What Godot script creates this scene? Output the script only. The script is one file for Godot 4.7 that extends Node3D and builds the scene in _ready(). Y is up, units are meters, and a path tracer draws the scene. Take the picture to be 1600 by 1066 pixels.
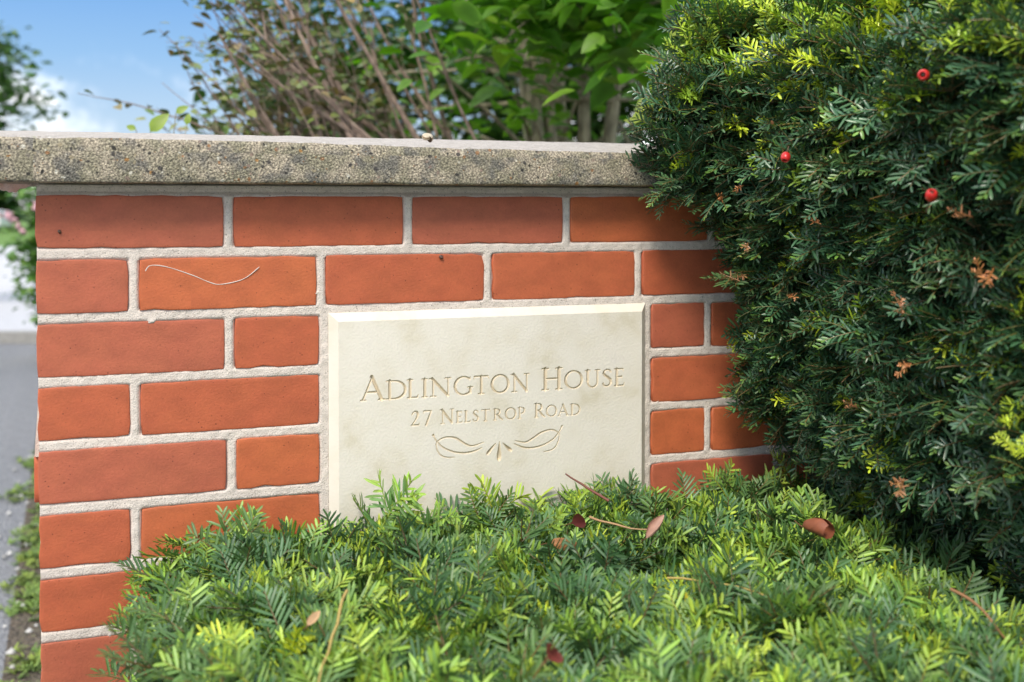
extends Node3D
# A brick gate wall with a carved stone name plaque between two clipped yew hedges.
# Wall frame: the brick face is the plane z = 0 facing +z, x runs along the wall, the ground is y = 0.

const EYE := Vector3(0.0449, 1.187, 1.4647)
const YAW := 0.3558
const WALL_TOP := 1.2
var rng := RandomNumberGenerator.new()
var noise_a := FastNoiseLite.new()
var noise_b := FastNoiseLite.new()
var mats := {}


# ---------------------------------------------------------------- mesh buffer
class Buf:
	var v := PackedVector3Array()
	var n := PackedVector3Array()
	var c := PackedColorArray()
	var i := PackedInt32Array()

	func vert(p: Vector3, nn: Vector3, col := Color.WHITE) -> int:
		v.append(p)
		n.append(nn)
		c.append(col)
		return v.size() - 1

	func tri(a: int, b: int, d: int) -> void:
		var f := (v[d] - v[a]).cross(v[b] - v[a])
		if f.dot(n[a] + n[b] + n[d]) < 0.0:
			i.append_array(PackedInt32Array([a, d, b]))
		else:
			i.append_array(PackedInt32Array([a, b, d]))

	func quad(a: int, b: int, d: int, e: int) -> void:
		tri(a, b, d)
		tri(a, d, e)

	func flat_quad(a: Vector3, b: Vector3, d: Vector3, e: Vector3, nn: Vector3, col := Color.WHITE) -> void:
		var k := vert(a, nn, col)
		vert(b, nn, col)
		vert(d, nn, col)
		vert(e, nn, col)
		quad(k, k + 1, k + 2, k + 3)

	func box(lo: Vector3, hi: Vector3, col := Color.WHITE) -> void:
		var p := func(x, y, z): return Vector3(hi.x if x else lo.x, hi.y if y else lo.y, hi.z if z else lo.z)
		flat_quad(p.call(0, 0, 1), p.call(1, 0, 1), p.call(1, 1, 1), p.call(0, 1, 1), Vector3.BACK, col)
		flat_quad(p.call(0, 0, 0), p.call(1, 0, 0), p.call(1, 1, 0), p.call(0, 1, 0), Vector3.FORWARD, col)
		flat_quad(p.call(0, 0, 0), p.call(0, 0, 1), p.call(0, 1, 1), p.call(0, 1, 0), Vector3.LEFT, col)
		flat_quad(p.call(1, 0, 0), p.call(1, 0, 1), p.call(1, 1, 1), p.call(1, 1, 0), Vector3.RIGHT, col)
		flat_quad(p.call(0, 1, 0), p.call(1, 1, 0), p.call(1, 1, 1), p.call(0, 1, 1), Vector3.UP, col)
		flat_quad(p.call(0, 0, 0), p.call(1, 0, 0), p.call(1, 0, 1), p.call(0, 0, 1), Vector3.DOWN, col)

	func tube(pts: Array, radii: Array, sides: int, col := Color.WHITE) -> void:
		var start := v.size()
		var side := Vector3.UP
		for k in pts.size():
			var d: Vector3 = (pts[mini(k + 1, pts.size() - 1)] - pts[maxi(k - 1, 0)]).normalized()
			if k == 0:
				side = d.cross(Vector3.UP if absf(d.y) < 0.9 else Vector3.RIGHT).normalized()
			side = (side - d * side.dot(d)).normalized()
			var other := d.cross(side)
			for s in sides:
				var a := TAU * s / sides
				var nn := side * cos(a) + other * sin(a)
				vert(pts[k] + nn * radii[k], nn, col)
		for k in pts.size() - 1:
			for s in sides:
				var a := start + k * sides + s
				var b := start + k * sides + (s + 1) % sides
				quad(a, b, b + sides, a + sides)

	func mesh() -> ArrayMesh:
		var arr := []
		arr.resize(Mesh.ARRAY_MAX)
		arr[Mesh.ARRAY_VERTEX] = v
		arr[Mesh.ARRAY_NORMAL] = n
		arr[Mesh.ARRAY_COLOR] = c
		arr[Mesh.ARRAY_INDEX] = i
		var m := ArrayMesh.new()
		m.add_surface_from_arrays(Mesh.PRIMITIVE_TRIANGLES, arr)
		return m

	# smooth normals for closed or open grids whose vertices are shared
	func smooth() -> void:
		var acc := PackedVector3Array()
		acc.resize(v.size())
		for t in range(0, i.size(), 3):
			var f := (v[i[t + 2]] - v[i[t]]).cross(v[i[t + 1]] - v[i[t]])
			for k in 3:
				acc[i[t + k]] += f
		for k in v.size():
			n[k] = acc[k].normalized()


# ---------------------------------------------------------------- node helpers
func part(called: String, mesh: Mesh, mat: Material, parent: Node, xf := Transform3D.IDENTITY) -> MeshInstance3D:
	var o := MeshInstance3D.new()
	o.name = called
	o.mesh = mesh
	o.material_override = mat
	o.transform = xf
	o.cast_shadow = GeometryInstance3D.SHADOW_CASTING_SETTING_ON
	parent.add_child(o, true)
	return o


var taken := {}


func numbered(called: String) -> String:
	if not taken.has(called):
		taken[called] = 0
		return called
	taken[called] += 1
	return "%s_%03d" % [called, taken[called]]


func thing(called: String, label: String, category: String, at := Vector3.ZERO, group := "") -> Node3D:
	var o := Node3D.new()
	o.name = numbered(called)
	add_child(o)
	o.position = at
	o.set_meta("label", label)
	o.set_meta("category", category)
	if group:
		o.set_meta("group", group)
	return o


func structure(called: String, mesh: Mesh, mat: Material) -> MeshInstance3D:
	var o := part(called, mesh, mat, self)
	o.set_meta("kind", "structure")
	o.set_meta("label", called.replace("_", " ") + " of the place beside the gate wall")
	return o


func site(depth: float, lateral: float, height: float) -> Vector3:
	# a spot on the plot: metres out from the gate path along the direction the road runs, metres across it, height
	return Vector3(EYE.x + depth * sin(YAW) + lateral * cos(YAW), height, EYE.z - depth * cos(YAW) + lateral * sin(YAW))


# ---------------------------------------------------------------- textures and materials
func noise_tex(freq: float, ramp: Array, seed_: int, size := 512, octaves := 5, normal := false, bump := 4.0, wide := 1) -> NoiseTexture2D:
	var f := FastNoiseLite.new()
	f.noise_type = FastNoiseLite.TYPE_SIMPLEX_SMOOTH
	f.seed = seed_
	f.frequency = freq
	f.fractal_octaves = octaves
	var t := NoiseTexture2D.new()
	t.width = size * wide
	t.height = size
	t.seamless = true
	t.noise = f
	if normal:
		t.as_normal_map = true
		t.bump_strength = bump
	elif ramp.size():
		var g := Gradient.new()
		var offs := PackedFloat32Array()
		var cols := PackedColorArray()
		for r in ramp:
			offs.append(r[0])
			cols.append(r[1])
		g.offsets = offs
		g.colors = cols
		t.color_ramp = g
	return t


func srgb(r: float, g: float, b: float) -> Color:
	return Color(r, g, b).linear_to_srgb()


func mat(called: String, col: Color, rough: float, tex: Texture2D = null, scale := Vector3.ONE, nrm: Texture2D = null, nscale := 1.0) -> StandardMaterial3D:
	var m := StandardMaterial3D.new()
	m.resource_name = called
	m.albedo_color = col
	m.roughness = rough
	if tex or nrm:
		m.uv1_triplanar = true
		m.uv1_world_triplanar = true
		m.uv1_scale = scale
		m.uv1_triplanar_sharpness = 8.0
	if tex:
		m.albedo_texture = tex
	if nrm:
		m.normal_enabled = true
		m.normal_texture = nrm
		m.normal_scale = nscale
	mats[called] = m
	return m


func leaf_mat(called: String, rough: float, back: Color, tint := Color.WHITE) -> StandardMaterial3D:
	var m := StandardMaterial3D.new()
	m.resource_name = called
	m.vertex_color_use_as_albedo = true
	m.albedo_color = tint
	m.roughness = rough
	m.cull_mode = BaseMaterial3D.CULL_DISABLED
	m.backlight_enabled = true
	m.backlight = back
	mats[called] = m
	return m


func concrete_image() -> ImageTexture:
	var w := 2048
	var h := 512
	var im := Image.create(w, h, false, Image.FORMAT_RGB8)
	var f := FastNoiseLite.new()
	f.seed = 11
	f.frequency = 0.012
	f.fractal_octaves = 4
	var g := FastNoiseLite.new()
	g.seed = 12
	g.frequency = 0.16
	g.fractal_octaves = 3
	var r := RandomNumberGenerator.new()
	r.seed = 5
	var stone := Color(0.635, 0.59, 0.515)
	var lichen := Color(0.53, 0.505, 0.425)
	var dark := Color(0.40, 0.39, 0.37)
	for y in h:
		for x in w:
			var a := f.get_noise_2d(x, y)
			var b := g.get_noise_2d(x, y)
			var c := stone.lerp(lichen, clampf(0.45 + a * 1.6, 0.0, 1.0))
			c = c.lerp(dark, clampf(f.get_noise_2d(x * 1.3 + 3000.0, y * 1.3) * 1.9 - 0.1, 0.0, 0.75))
			var k := 1.0 + b * 0.55 + r.randf_range(-0.14, 0.14)
			im.set_pixel(x, y, Color(c.r * k, c.g * k, c.b * k))
	var pebbles := [Color(0.74, 0.70, 0.61), Color(0.84, 0.82, 0.76), Color(0.24, 0.23, 0.225), Color(0.57, 0.40, 0.26), Color(0.50, 0.47, 0.42), Color(0.62, 0.57, 0.46), Color(0.16, 0.155, 0.15), Color(0.64, 0.45, 0.24), Color(0.55, 0.47, 0.42)]
	for k in 9000:
		var rad := 1.0 + 4.2 * pow(r.randf(), 4.0)
		var cx := r.randi_range(0, w - 1)
		var cy := r.randi_range(0, h - 1)
		var pick := r.randi_range(0, pebbles.size() - 1)
		if pick == 7 and r.randf() < 0.8:
			pick = 0
		var col: Color = pebbles[pick]
		var ang := r.randf() * TAU
		var sq := r.randf_range(0.55, 1.0)
		for dy in range(-int(rad) - 1, int(rad) + 2):
			for dx in range(-int(rad) - 1, int(rad) + 2):
				var ex := (dx * cos(ang) + dy * sin(ang)) / rad
				var ey := (-dx * sin(ang) + dy * cos(ang)) / (rad * sq)
				var d := ex * ex + ey * ey
				if d < 1.0:
					var px := posmod(cx + dx, w)
					var py := posmod(cy + dy, h)
					im.set_pixel(px, py, im.get_pixel(px, py).lerp(col, 0.8 if d < 0.6 else 0.5))
	return ImageTexture.create_from_image(im)


func speckled(base: Color, spots: Array, count: int, seed_: int, size := 512, big := 2.0, grain := 0.08) -> ImageTexture:
	var im := Image.create(size, size, false, Image.FORMAT_RGB8)
	var r := RandomNumberGenerator.new()
	r.seed = seed_
	var f := FastNoiseLite.new()
	f.seed = seed_
	f.frequency = 0.02
	for y in size:
		for x in size:
			var k := 1.0 + r.randf_range(-grain, grain) + f.get_noise_2d(x, y) * grain
			im.set_pixel(x, y, Color(base.r * k, base.g * k, base.b * k))
	for k in count:
		var rad := 0.7 + big * pow(r.randf(), 3.0)
		var cx := r.randi_range(0, size - 1)
		var cy := r.randi_range(0, size - 1)
		var col: Color = spots[r.randi_range(0, spots.size() - 1)]
		for dy in range(-int(rad) - 1, int(rad) + 2):
			for dx in range(-int(rad) - 1, int(rad) + 2):
				if dx * dx + dy * dy < rad * rad:
					var px := posmod(cx + dx, size)
					var py := posmod(cy + dy, size)
					im.set_pixel(px, py, im.get_pixel(px, py).lerp(col, 0.7))
	return ImageTexture.create_from_image(im)


func brick_image() -> ImageTexture:
	var size := 1024
	var im := Image.create(size, size, false, Image.FORMAT_RGB8)
	var r := RandomNumberGenerator.new()
	r.seed = 33
	var f := FastNoiseLite.new()
	f.seed = 34
	f.frequency = 0.006
	f.fractal_octaves = 5
	var g := FastNoiseLite.new()
	g.seed = 35
	g.frequency = 0.06
	for y in size:
		for x in size:
			var k := 0.95 + 0.075 * f.get_noise_2d(x, y * 1.6) + 0.035 * g.get_noise_2d(x, y) + r.randf_range(-0.02, 0.02)
			im.set_pixel(x, y, Color(k, k * (1.0 - 0.02 * f.get_noise_2d(x + 900.0, y)), k))
	for n in 900:   # small pits, grit and pale specks of lime
		var cx := r.randi_range(0, size - 1)
		var cy := r.randi_range(0, size - 1)
		var kind := r.randf()
		var rad := 0.8 + 2.2 * pow(r.randf(), 3.0)
		var col := Color(0.62, 0.58, 0.58) if kind < 0.6 else (Color(1.0, 1.0, 1.0) if kind < 0.85 else Color(0.40, 0.37, 0.38))
		for dy in range(-3, 4):
			for dx in range(-3, 4):
				if dx * dx + dy * dy < rad * rad:
					var px := posmod(cx + dx, size)
					var py := posmod(cy + dy, size)
					im.set_pixel(px, py, im.get_pixel(px, py).lerp(col, 0.55))
	return ImageTexture.create_from_image(im)


func sky_image() -> ImageTexture:
	var w := 2048
	var h := 1024
	var im := Image.create(w, h, false, Image.FORMAT_RGBF)
	var stops := [[0.0, Vector3(0.36, 0.42, 0.47)], [3.8, Vector3(0.27, 0.36, 0.455)], [7.0, Vector3(0.165, 0.285, 0.445)], [10.5, Vector3(0.10, 0.22, 0.425)], [30.0, Vector3(0.075, 0.185, 0.39)], [90.0, Vector3(0.05, 0.14, 0.33)]]
	var f := FastNoiseLite.new()
	f.seed = 21
	f.frequency = 0.8
	f.fractal_octaves = 6
	f.domain_warp_enabled = true
	f.domain_warp_amplitude = 0.35
	f.domain_warp_frequency = 1.6
	# a clearing between the clouds lies over the road, to the north of the wall
	var shift := Vector2.ZERO
	var best := 9.0
	for k in 60:
		var t := Vector2(k * 3.7, k * 1.9)
		var sum := 0.0
		for e in [3.0, 6.0, 9.0]:
			for az in [-0.15, -0.05, 0.05, 0.15]:
				sum += f.get_noise_3d(sin(az) / (sin(deg_to_rad(e)) + 0.22) + t.x, 0.0, -0.75 * cos(az) / (sin(deg_to_rad(e)) + 0.22) + t.y)
		if absf(sum / 12.0 + 0.13) < best:
			best = absf(sum / 12.0 + 0.13)
			shift = t
	for y in h / 2:
		var e := 90.0 - (y + 0.5) * 180.0 / h
		var base := Vector3.ZERO
		for k in stops.size() - 1:
			if e >= stops[k][0] and e <= stops[k + 1][0]:
				var lo: Vector3 = stops[k][1]
				var hi: Vector3 = stops[k + 1][1]
				base = lo.lerp(hi, (e - stops[k][0]) / (stops[k + 1][0] - stops[k][0]))
		var ce := cos(deg_to_rad(e))
		var se := sin(deg_to_rad(e))
		for x in w:
			var a := TAU * (x + 0.5) / w
			var q := Vector3(ce * sin(a), 0.0, -ce * cos(a)) / (se + 0.22)
			var d := f.get_noise_3d(q.x + shift.x, 0.0, q.z * 0.75 + shift.y)
			var cover := smoothstep(-0.12, 0.30, d) * 0.95
			var white := Vector3(1.0, 0.985, 0.965) * (0.95 + 0.5 * maxf(d, 0.0))
			var c := base.lerp(white, cover)
			im.set_pixel(x, y, Color(c.x, c.y, c.z))
	im.fill_rect(Rect2i(0, h / 2, w, h / 2), Color(0.30, 0.30, 0.28))
	return ImageTexture.create_from_image(im)


func make_materials() -> void:
	var brick_n := noise_tex(0.09, [], 31, 1024, 3, true, 3.0)
	var tones := [srgb(0.57, 0.142, 0.056), srgb(0.52, 0.136, 0.068), srgb(0.60, 0.150, 0.052), srgb(0.55, 0.130, 0.052)]
	var brick_t := brick_image()
	for k in 4:
		var m := mat("brick_%d" % k, tones[k], 0.62, brick_t, Vector3(3.1, 3.1, 3.1), brick_n, 0.26)
		m.uv1_offset = Vector3(0.23 * k, 0.41 * k, 0.1)
	mat("mortar", Color.WHITE, 0.95, speckled(Color(0.86, 0.815, 0.77), [Color(0.70, 0.65, 0.60), Color(0.92, 0.89, 0.85), Color(0.78, 0.73, 0.67), Color(0.50, 0.47, 0.44)], 4500, 41, 512, 1.6, 0.07), Vector3(6, 6, 6), noise_tex(0.12, [], 42, 512, 3, true, 8.0), 0.3)
	var coping := mat("coping", Color.WHITE, 0.93, concrete_image(), Vector3(0.8, 3.2, 3.2), noise_tex(0.22, [], 43, 512, 3, true, 9.0, 4), 0.32)
	coping.detail_enabled = false
	mat("coping_top", Color.WHITE, 0.93, speckled(Color(0.70, 0.67, 0.64), [Color(0.8, 0.79, 0.76), Color(0.50, 0.47, 0.43), Color(0.60, 0.55, 0.49), Color(0.58, 0.57, 0.48)], 5000, 46, 512, 2.6, 0.1), Vector3(3.2, 3.2, 3.2), noise_tex(0.2, [], 47, 512, 3, true, 6.0), 0.35)
	var stone_ramp := [[0.0, Color(0.86, 0.84, 0.77)], [0.25, Color(0.905, 0.89, 0.845)], [0.5, Color(0.92, 0.91, 0.875)], [0.75, Color(0.93, 0.92, 0.89)], [1.0, Color(0.915, 0.905, 0.88)]]
	mat("stone", Color(1.0, 0.98, 0.95), 0.88, noise_tex(0.006, stone_ramp, 51, 1024, 7), Vector3(2.3, 2.3, 2.3), noise_tex(0.2, [], 52, 512, 3, true, 2.5), 0.12)
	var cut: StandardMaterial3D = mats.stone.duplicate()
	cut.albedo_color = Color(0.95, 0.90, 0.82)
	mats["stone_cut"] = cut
	mat("bark", Color.WHITE, 0.9, noise_tex(0.03, [[0.0, Color(0.40, 0.34, 0.30)], [0.5, Color(0.56, 0.48, 0.43)], [1.0, Color(0.68, 0.60, 0.54)]], 61, 256, 5), Vector3(6, 2.5, 6))
	mat("bark_grey", Color.WHITE, 0.9, noise_tex(0.03, [[0.0, Color(0.42, 0.39, 0.33)], [0.5, Color(0.58, 0.55, 0.46)], [1.0, Color(0.70, 0.67, 0.56)]], 62, 256, 5), Vector3(5, 1.5, 5))
	mat("twig", srgb(0.10, 0.06, 0.03), 0.8)
	mat("asphalt", Color.WHITE, 0.75, speckled(Color(0.50, 0.505, 0.52), [Color(0.62, 0.62, 0.63), Color(0.36, 0.36, 0.38), Color(0.70, 0.69, 0.66)], 9000, 71, 512, 1.6, 0.1), Vector3(1.3, 1.3, 1.3), noise_tex(0.2, [], 72, 256, 3, true, 6.0), 0.8)
	mat("paving", Color.WHITE, 0.7, speckled(Color(0.74, 0.74, 0.75), [Color(0.8, 0.8, 0.8), Color(0.64, 0.64, 0.65)], 6000, 73, 512, 2.0, 0.06), Vector3(0.5, 0.5, 0.5))
	mat("soil", Color.WHITE, 0.95, speckled(Color(0.38, 0.34, 0.29), [Color(0.52, 0.48, 0.43), Color(0.25, 0.22, 0.19), Color(0.45, 0.46, 0.33)], 8000, 74, 512, 3.0, 0.15), Vector3(1.5, 1.5, 1.5), noise_tex(0.1, [], 75, 256, 4, true, 10.0), 1.0)
	mat("lawn", Color.WHITE, 0.95, noise_tex(0.05, [[0.0, Color(0.27, 0.40, 0.13)], [1.0, Color(0.44, 0.58, 0.22)]], 76, 512, 5), Vector3(0.7, 0.7, 0.7))
	mat("kerb", Color.WHITE, 0.9, speckled(Color(0.60, 0.59, 0.57), [Color(0.5, 0.5, 0.49), Color(0.7, 0.69, 0.67)], 4000, 77, 256, 1.5, 0.1), Vector3(2, 2, 2))
	mat("berry", srgb(0.55, 0.022, 0.018), 0.28)
	mat("seed", srgb(0.05, 0.035, 0.02), 0.4)
	var plain := StandardMaterial3D.new()
	plain.vertex_color_use_as_albedo = true
	plain.roughness = 0.55
	mats["painted"] = plain
	var shell := StandardMaterial3D.new()
	shell.vertex_color_use_as_albedo = true
	shell.roughness = 0.3
	mats["shell"] = shell
	mat("thread", srgb(0.75, 0.70, 0.64), 0.6)
	mat("car_paint", srgb(0.75, 0.76, 0.78), 0.25)
	mat("car_glass", srgb(0.03, 0.035, 0.04), 0.08)
	mat("rubber", srgb(0.025, 0.025, 0.025), 0.8)
	mat("red_lamp", srgb(0.4, 0.02, 0.02), 0.2)
	leaf_mat("litter", 0.6, Color(0.15, 0.1, 0.05))


# ---------------------------------------------------------------- wall
# joint centres of every course, in mm from the wall's free end
func course_joints(n: int) -> Array:
	match n:
		0: return [219.5, 446, 669, 893, 1118, 1343]
		1: return [108, 333, 556, 777.5, 1003, 1228, 1453]
		2: return [220, 888, 1113, 1338]
		3: return [109, 1003, 1228, 1453]
		4: return [221, 889, 1113, 1338]
		5: return [108, 1003, 1228, 1453]
	if n % 2 == 0:
		return [220, 446, 670, 893, 1118, 1343]
	return [106, 333, 556, 778, 1003, 1228, 1453]


func bricks_of(n: int) -> Array:   # [left, right] in mm
	var out := []
	var at := -6.0
	for j in course_joints(n) + [1500.0]:
		out.append([at + 6.0, j - 6.0])
		at = j
	if n >= 2 and n <= 5:   # leave the bed of the plaque free
		var cut := []
		for b in out:
			if b[0] < 330 and b[1] > 335:
				cut.append([b[0], 330.0])
				if b[1] > 800:
					cut.append([798.5, b[1]])
			else:
				cut.append(b)
		out = cut
	return out


func brick_mesh(w: float, h: float, deep: float, seed_: int) -> ArrayMesh:
	var r := RandomNumberGenerator.new()
	r.seed = seed_
	var b := Buf.new()
	var ring := []
	var nx := 12 if w > 0.15 else 6
	var ny := 4
	for k in nx:
		ring.append([Vector2(-w / 2 + w * k / nx, -h / 2), Vector2(0, -1)])
	for k in ny:
		ring.append([Vector2(w / 2, -h / 2 + h * k / ny), Vector2(1, 0)])
	for k in nx:
		ring.append([Vector2(w / 2 - w * k / nx, h / 2), Vector2(0, 1)])
	for k in ny:
		ring.append([Vector2(-w / 2, h / 2 - h * k / ny), Vector2(-1, 0)])
	var count := ring.size()
	var inner := []
	var outer := []
	var rear := []
	var corners := [0, nx, nx + ny, 2 * nx + ny]
	for k in count:
		var p: Vector2 = ring[k][0]
		var o: Vector2 = ring[k][1]
		if k in corners:
			o = p.sign() * Vector2(0.7, 0.7)
		var jag := r.randf_range(-0.0005, 0.0003) - (0.0022 * pow(r.randf(), 9.0))
		if k in corners:
			jag -= 0.0012 + 0.002 * pow(r.randf(), 3.0)
		var pin := p - o * 0.0011 + o * jag * 1.1
		var pout := p + o * jag
		inner.append(b.vert(Vector3(pin.x, pin.y, 0), Vector3(o.x * 0.15, o.y * 0.15, 1).normalized()))
		outer.append(b.vert(Vector3(pout.x, pout.y, -0.0011), Vector3(o.x, o.y, 0.6).normalized()))
		rear.append(b.vert(Vector3(p.x, p.y, -deep), Vector3(o.x, o.y, 0)))
	# flat face: an inset ring then a strip of quads
	var mid := []
	for k in count:
		var p: Vector2 = ring[k][0]
		mid.append(b.vert(Vector3(p.x * (w / 2 - 0.006) / (w / 2), p.y * 0.84, 0.0002), Vector3.BACK))
	for k in count:
		var l := (k + 1) % count
		b.quad(mid[k], mid[l], inner[l], inner[k])
		b.quad(inner[k], inner[l], outer[l], outer[k])
		b.quad(outer[k], outer[l], rear[l], rear[k])
	for k in nx:
		b.quad(mid[k], mid[k + 1], mid[(2 * nx + ny - k - 1) % count], mid[(2 * nx + ny - k) % count])
	b.flat_quad(Vector3(-w / 2, -h / 2, -deep), Vector3(w / 2, -h / 2, -deep), Vector3(w / 2, h / 2, -deep), Vector3(-w / 2, h / 2, -deep), Vector3.FORWARD)
	return b.mesh()


func build_wall() -> void:
	var wall := thing("brick_wall", "orange-red brick wall with pale mortar under a concrete coping", "wall")
	var hgt := 0.0628
	var long_bricks := []
	var short_bricks := []
	var headers := []
	for k in 7:
		long_bricks.append(brick_mesh(0.2145, hgt, 0.1, 100 + k))
	for k in 4:
		short_bricks.append(brick_mesh(0.1025, hgt, 0.1, 200 + k))
		headers.append(brick_mesh(0.1025, hgt, 0.212, 220 + k))
	var r := RandomNumberGenerator.new()
	r.seed = 77
	var rects := []
	for n in 16:
		var row := []
		var y := WALL_TOP - 0.075 * n - hgt / 2
		var first := true
		for bb in bricks_of(n):
			var w: float = (bb[1] - bb[0]) * 0.001
			if w < 0.02:
				continue
			var x: float = (bb[0] + bb[1]) * 0.0005
			var is_long := w > 0.15
			var base_w := 0.2145 if is_long else 0.1025
			var m: Mesh = long_bricks[r.randi() % 7] if is_long else (headers[r.randi() % 4] if first else short_bricks[r.randi() % 4])
			var xf := Transform3D(Basis.from_euler(Vector3(0, r.randf_range(-0.004, 0.004), r.randf_range(-0.003, 0.003))).scaled_local(Vector3(w / base_w, 1, 1)), Vector3(x, y + r.randf_range(-0.0008, 0.0008), r.randf_range(-0.0008, 0.0006)))
			var tone := r.randi() % 4
			if n == 0 and first:
				tone = 1
			part("brick", m, mats["brick_%d" % tone], wall, xf)
			row.append([bb[0] * 0.001, bb[1] * 0.001])
			if first and is_long:   # the stretcher behind it on the free end of the wall
				part("brick", long_bricks[r.randi() % 7], mats["brick_%d" % (r.randi() % 4)], wall, Transform3D(Basis.from_euler(Vector3(0, PI, 0)), Vector3(x, y, -0.213)))
			first = false
		rects.append(row)
	# one brick standing proud of the free end, low behind the corner
	part("brick", short_bricks[1], mats["brick_3"], wall, Transform3D(Basis.from_euler(Vector3(0, -PI / 2, 0)), Vector3(-0.0115, 0.8205, -0.27)))
	# mortar: joints of uneven depth, slightly smeared over the brick edges
	var step := 0.003
	var x0 := 0.0015
	var nx := int(1.2 / step)
	var y0 := 0.48
	var ny := int((1.2125 - y0) / step)
	var b := Buf.new()
	noise_a.seed = 3
	noise_a.frequency = 60.0
	noise_a.fractal_octaves = 3
	noise_b.seed = 4
	noise_b.frequency = 14.0
	for j in ny + 1:
		var y := y0 + j * step
		var n := clampi(int(floor((WALL_TOP - y) / 0.075)), 0, 15)
		if y > WALL_TOP:
			n = -1
		for i in nx + 1:
			var x := x0 + i * step
			var inside := -1.0   # how far inside a brick, metres
			if n >= 0:
				var dy := minf(WALL_TOP - 0.075 * n - y, y - (WALL_TOP - 0.075 * n - hgt))
				for rc in rects[n]:
					if x > rc[0] and x < rc[1]:
						inside = minf(dy, minf(x - rc[0], rc[1] - x))
			var fine := noise_a.get_noise_2d(x, y)
			var coarse := noise_b.get_noise_2d(x, y)
			var z := -0.0015 + 0.0010 * fine + 0.0009 * coarse
			if n < 0:
				z -= 0.008   # the bed under the coping is raked back
			if inside > 0.0:
				z = -0.007
				if inside < 0.0035 and coarse + fine * 0.5 > 0.72:
					z = 0.0002 + 0.0003 * fine
			if x > 0.346 and x < 0.784 and y < 1.048 and y > 0.766:
				z = -0.012
			b.vert(Vector3(x, y, z), Vector3.BACK)
	for j in ny:
		for i in nx:
			var a := j * (nx + 1) + i
			b.quad(a, a + 1, a + nx + 2, a + nx + 1)
	b.smooth()
	part("mortar", b.mesh(), mats.mortar, wall)
	var core := Buf.new()
	core.box(Vector3(0.003, 0.0, -0.209), Vector3(1.5, y0 + 0.002, -0.0025))
	core.box(Vector3(0.003, y0 + 0.002, -0.209), Vector3(1.5, 1.2135, -0.0145))
	core.box(Vector3(1.2005, y0 + 0.002, -0.0145), Vector3(1.5, 1.198, -0.0035))
	part("mortar_core", core.mesh(), mats.mortar, wall)
	# squeezed mortar under the coping past the free end, and the fillet above the proud brick
	var lump := Buf.new()
	var cols := 14
	var rows := 6
	for j in rows + 1:
		for i in cols + 1:
			var u := float(i) / cols
			var a := PI * j / rows
			var thick := 0.011 * sin(PI * clampf(u * 0.9 + 0.1, 0, 1)) * (1.0 + 0.5 * noise_b.get_noise_2d(u * 0.8, 3.0))
			lump.vert(Vector3(-0.055 + u * 0.052, 1.2165 - thick * sin(a) * (1.0 + 0.35 * noise_a.get_noise_2d(u * 0.1, j * 0.02)), -0.10 + cos(a) * (0.05 + 0.02 * noise_b.get_noise_2d(u * 0.5, 9.0)) - u * 0.02), Vector3(0, -sin(a), cos(a)))
	for j in rows:
		for i in cols:
			var a := j * (cols + 1) + i
			lump.quad(a, a + 1, a + cols + 2, a + cols + 1)
	lump.smooth()
	part("mortar_squeeze", lump.mesh(), mats.mortar, wall)
	var fil := Buf.new()
	var prof := [Vector2(-0.0015, 0.97), Vector2(-0.005, 0.93), Vector2(-0.009, 0.875), Vector2(-0.0105, 0.853), Vector2(0.004, 0.853), Vector2(0.004, 0.97)]
	for k in prof.size():
		var p: Vector2 = prof[k]
		var q: Vector2 = prof[(k + 1) % prof.size()]
		var nn := Vector3(-(p.y - q.y), p.x - q.x, 0).normalized()
		fil.flat_quad(Vector3(p.x, p.y, -0.212), Vector3(q.x, q.y, -0.212), Vector3(q.x, q.y, -0.33), Vector3(p.x, p.y, -0.33), nn)
	var fc := fil.vert(Vector3(0.001, 0.9, -0.212), Vector3.BACK)
	for k in prof.size():
		fil.vert(Vector3(prof[k].x, prof[k].y, -0.212), Vector3.BACK)
	for k in prof.size():
		fil.tri(fc, fc + 1 + k, fc + 1 + (k + 1) % prof.size())
	part("mortar_fillet", fil.mesh(), mats.mortar, wall)
	var pier := Buf.new()
	pier.box(Vector3(0.004, 0.0, -0.335), Vector3(0.22, 1.2135, -0.214))
	part("rear_pier", pier.mesh(), mats.mortar, wall)


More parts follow.
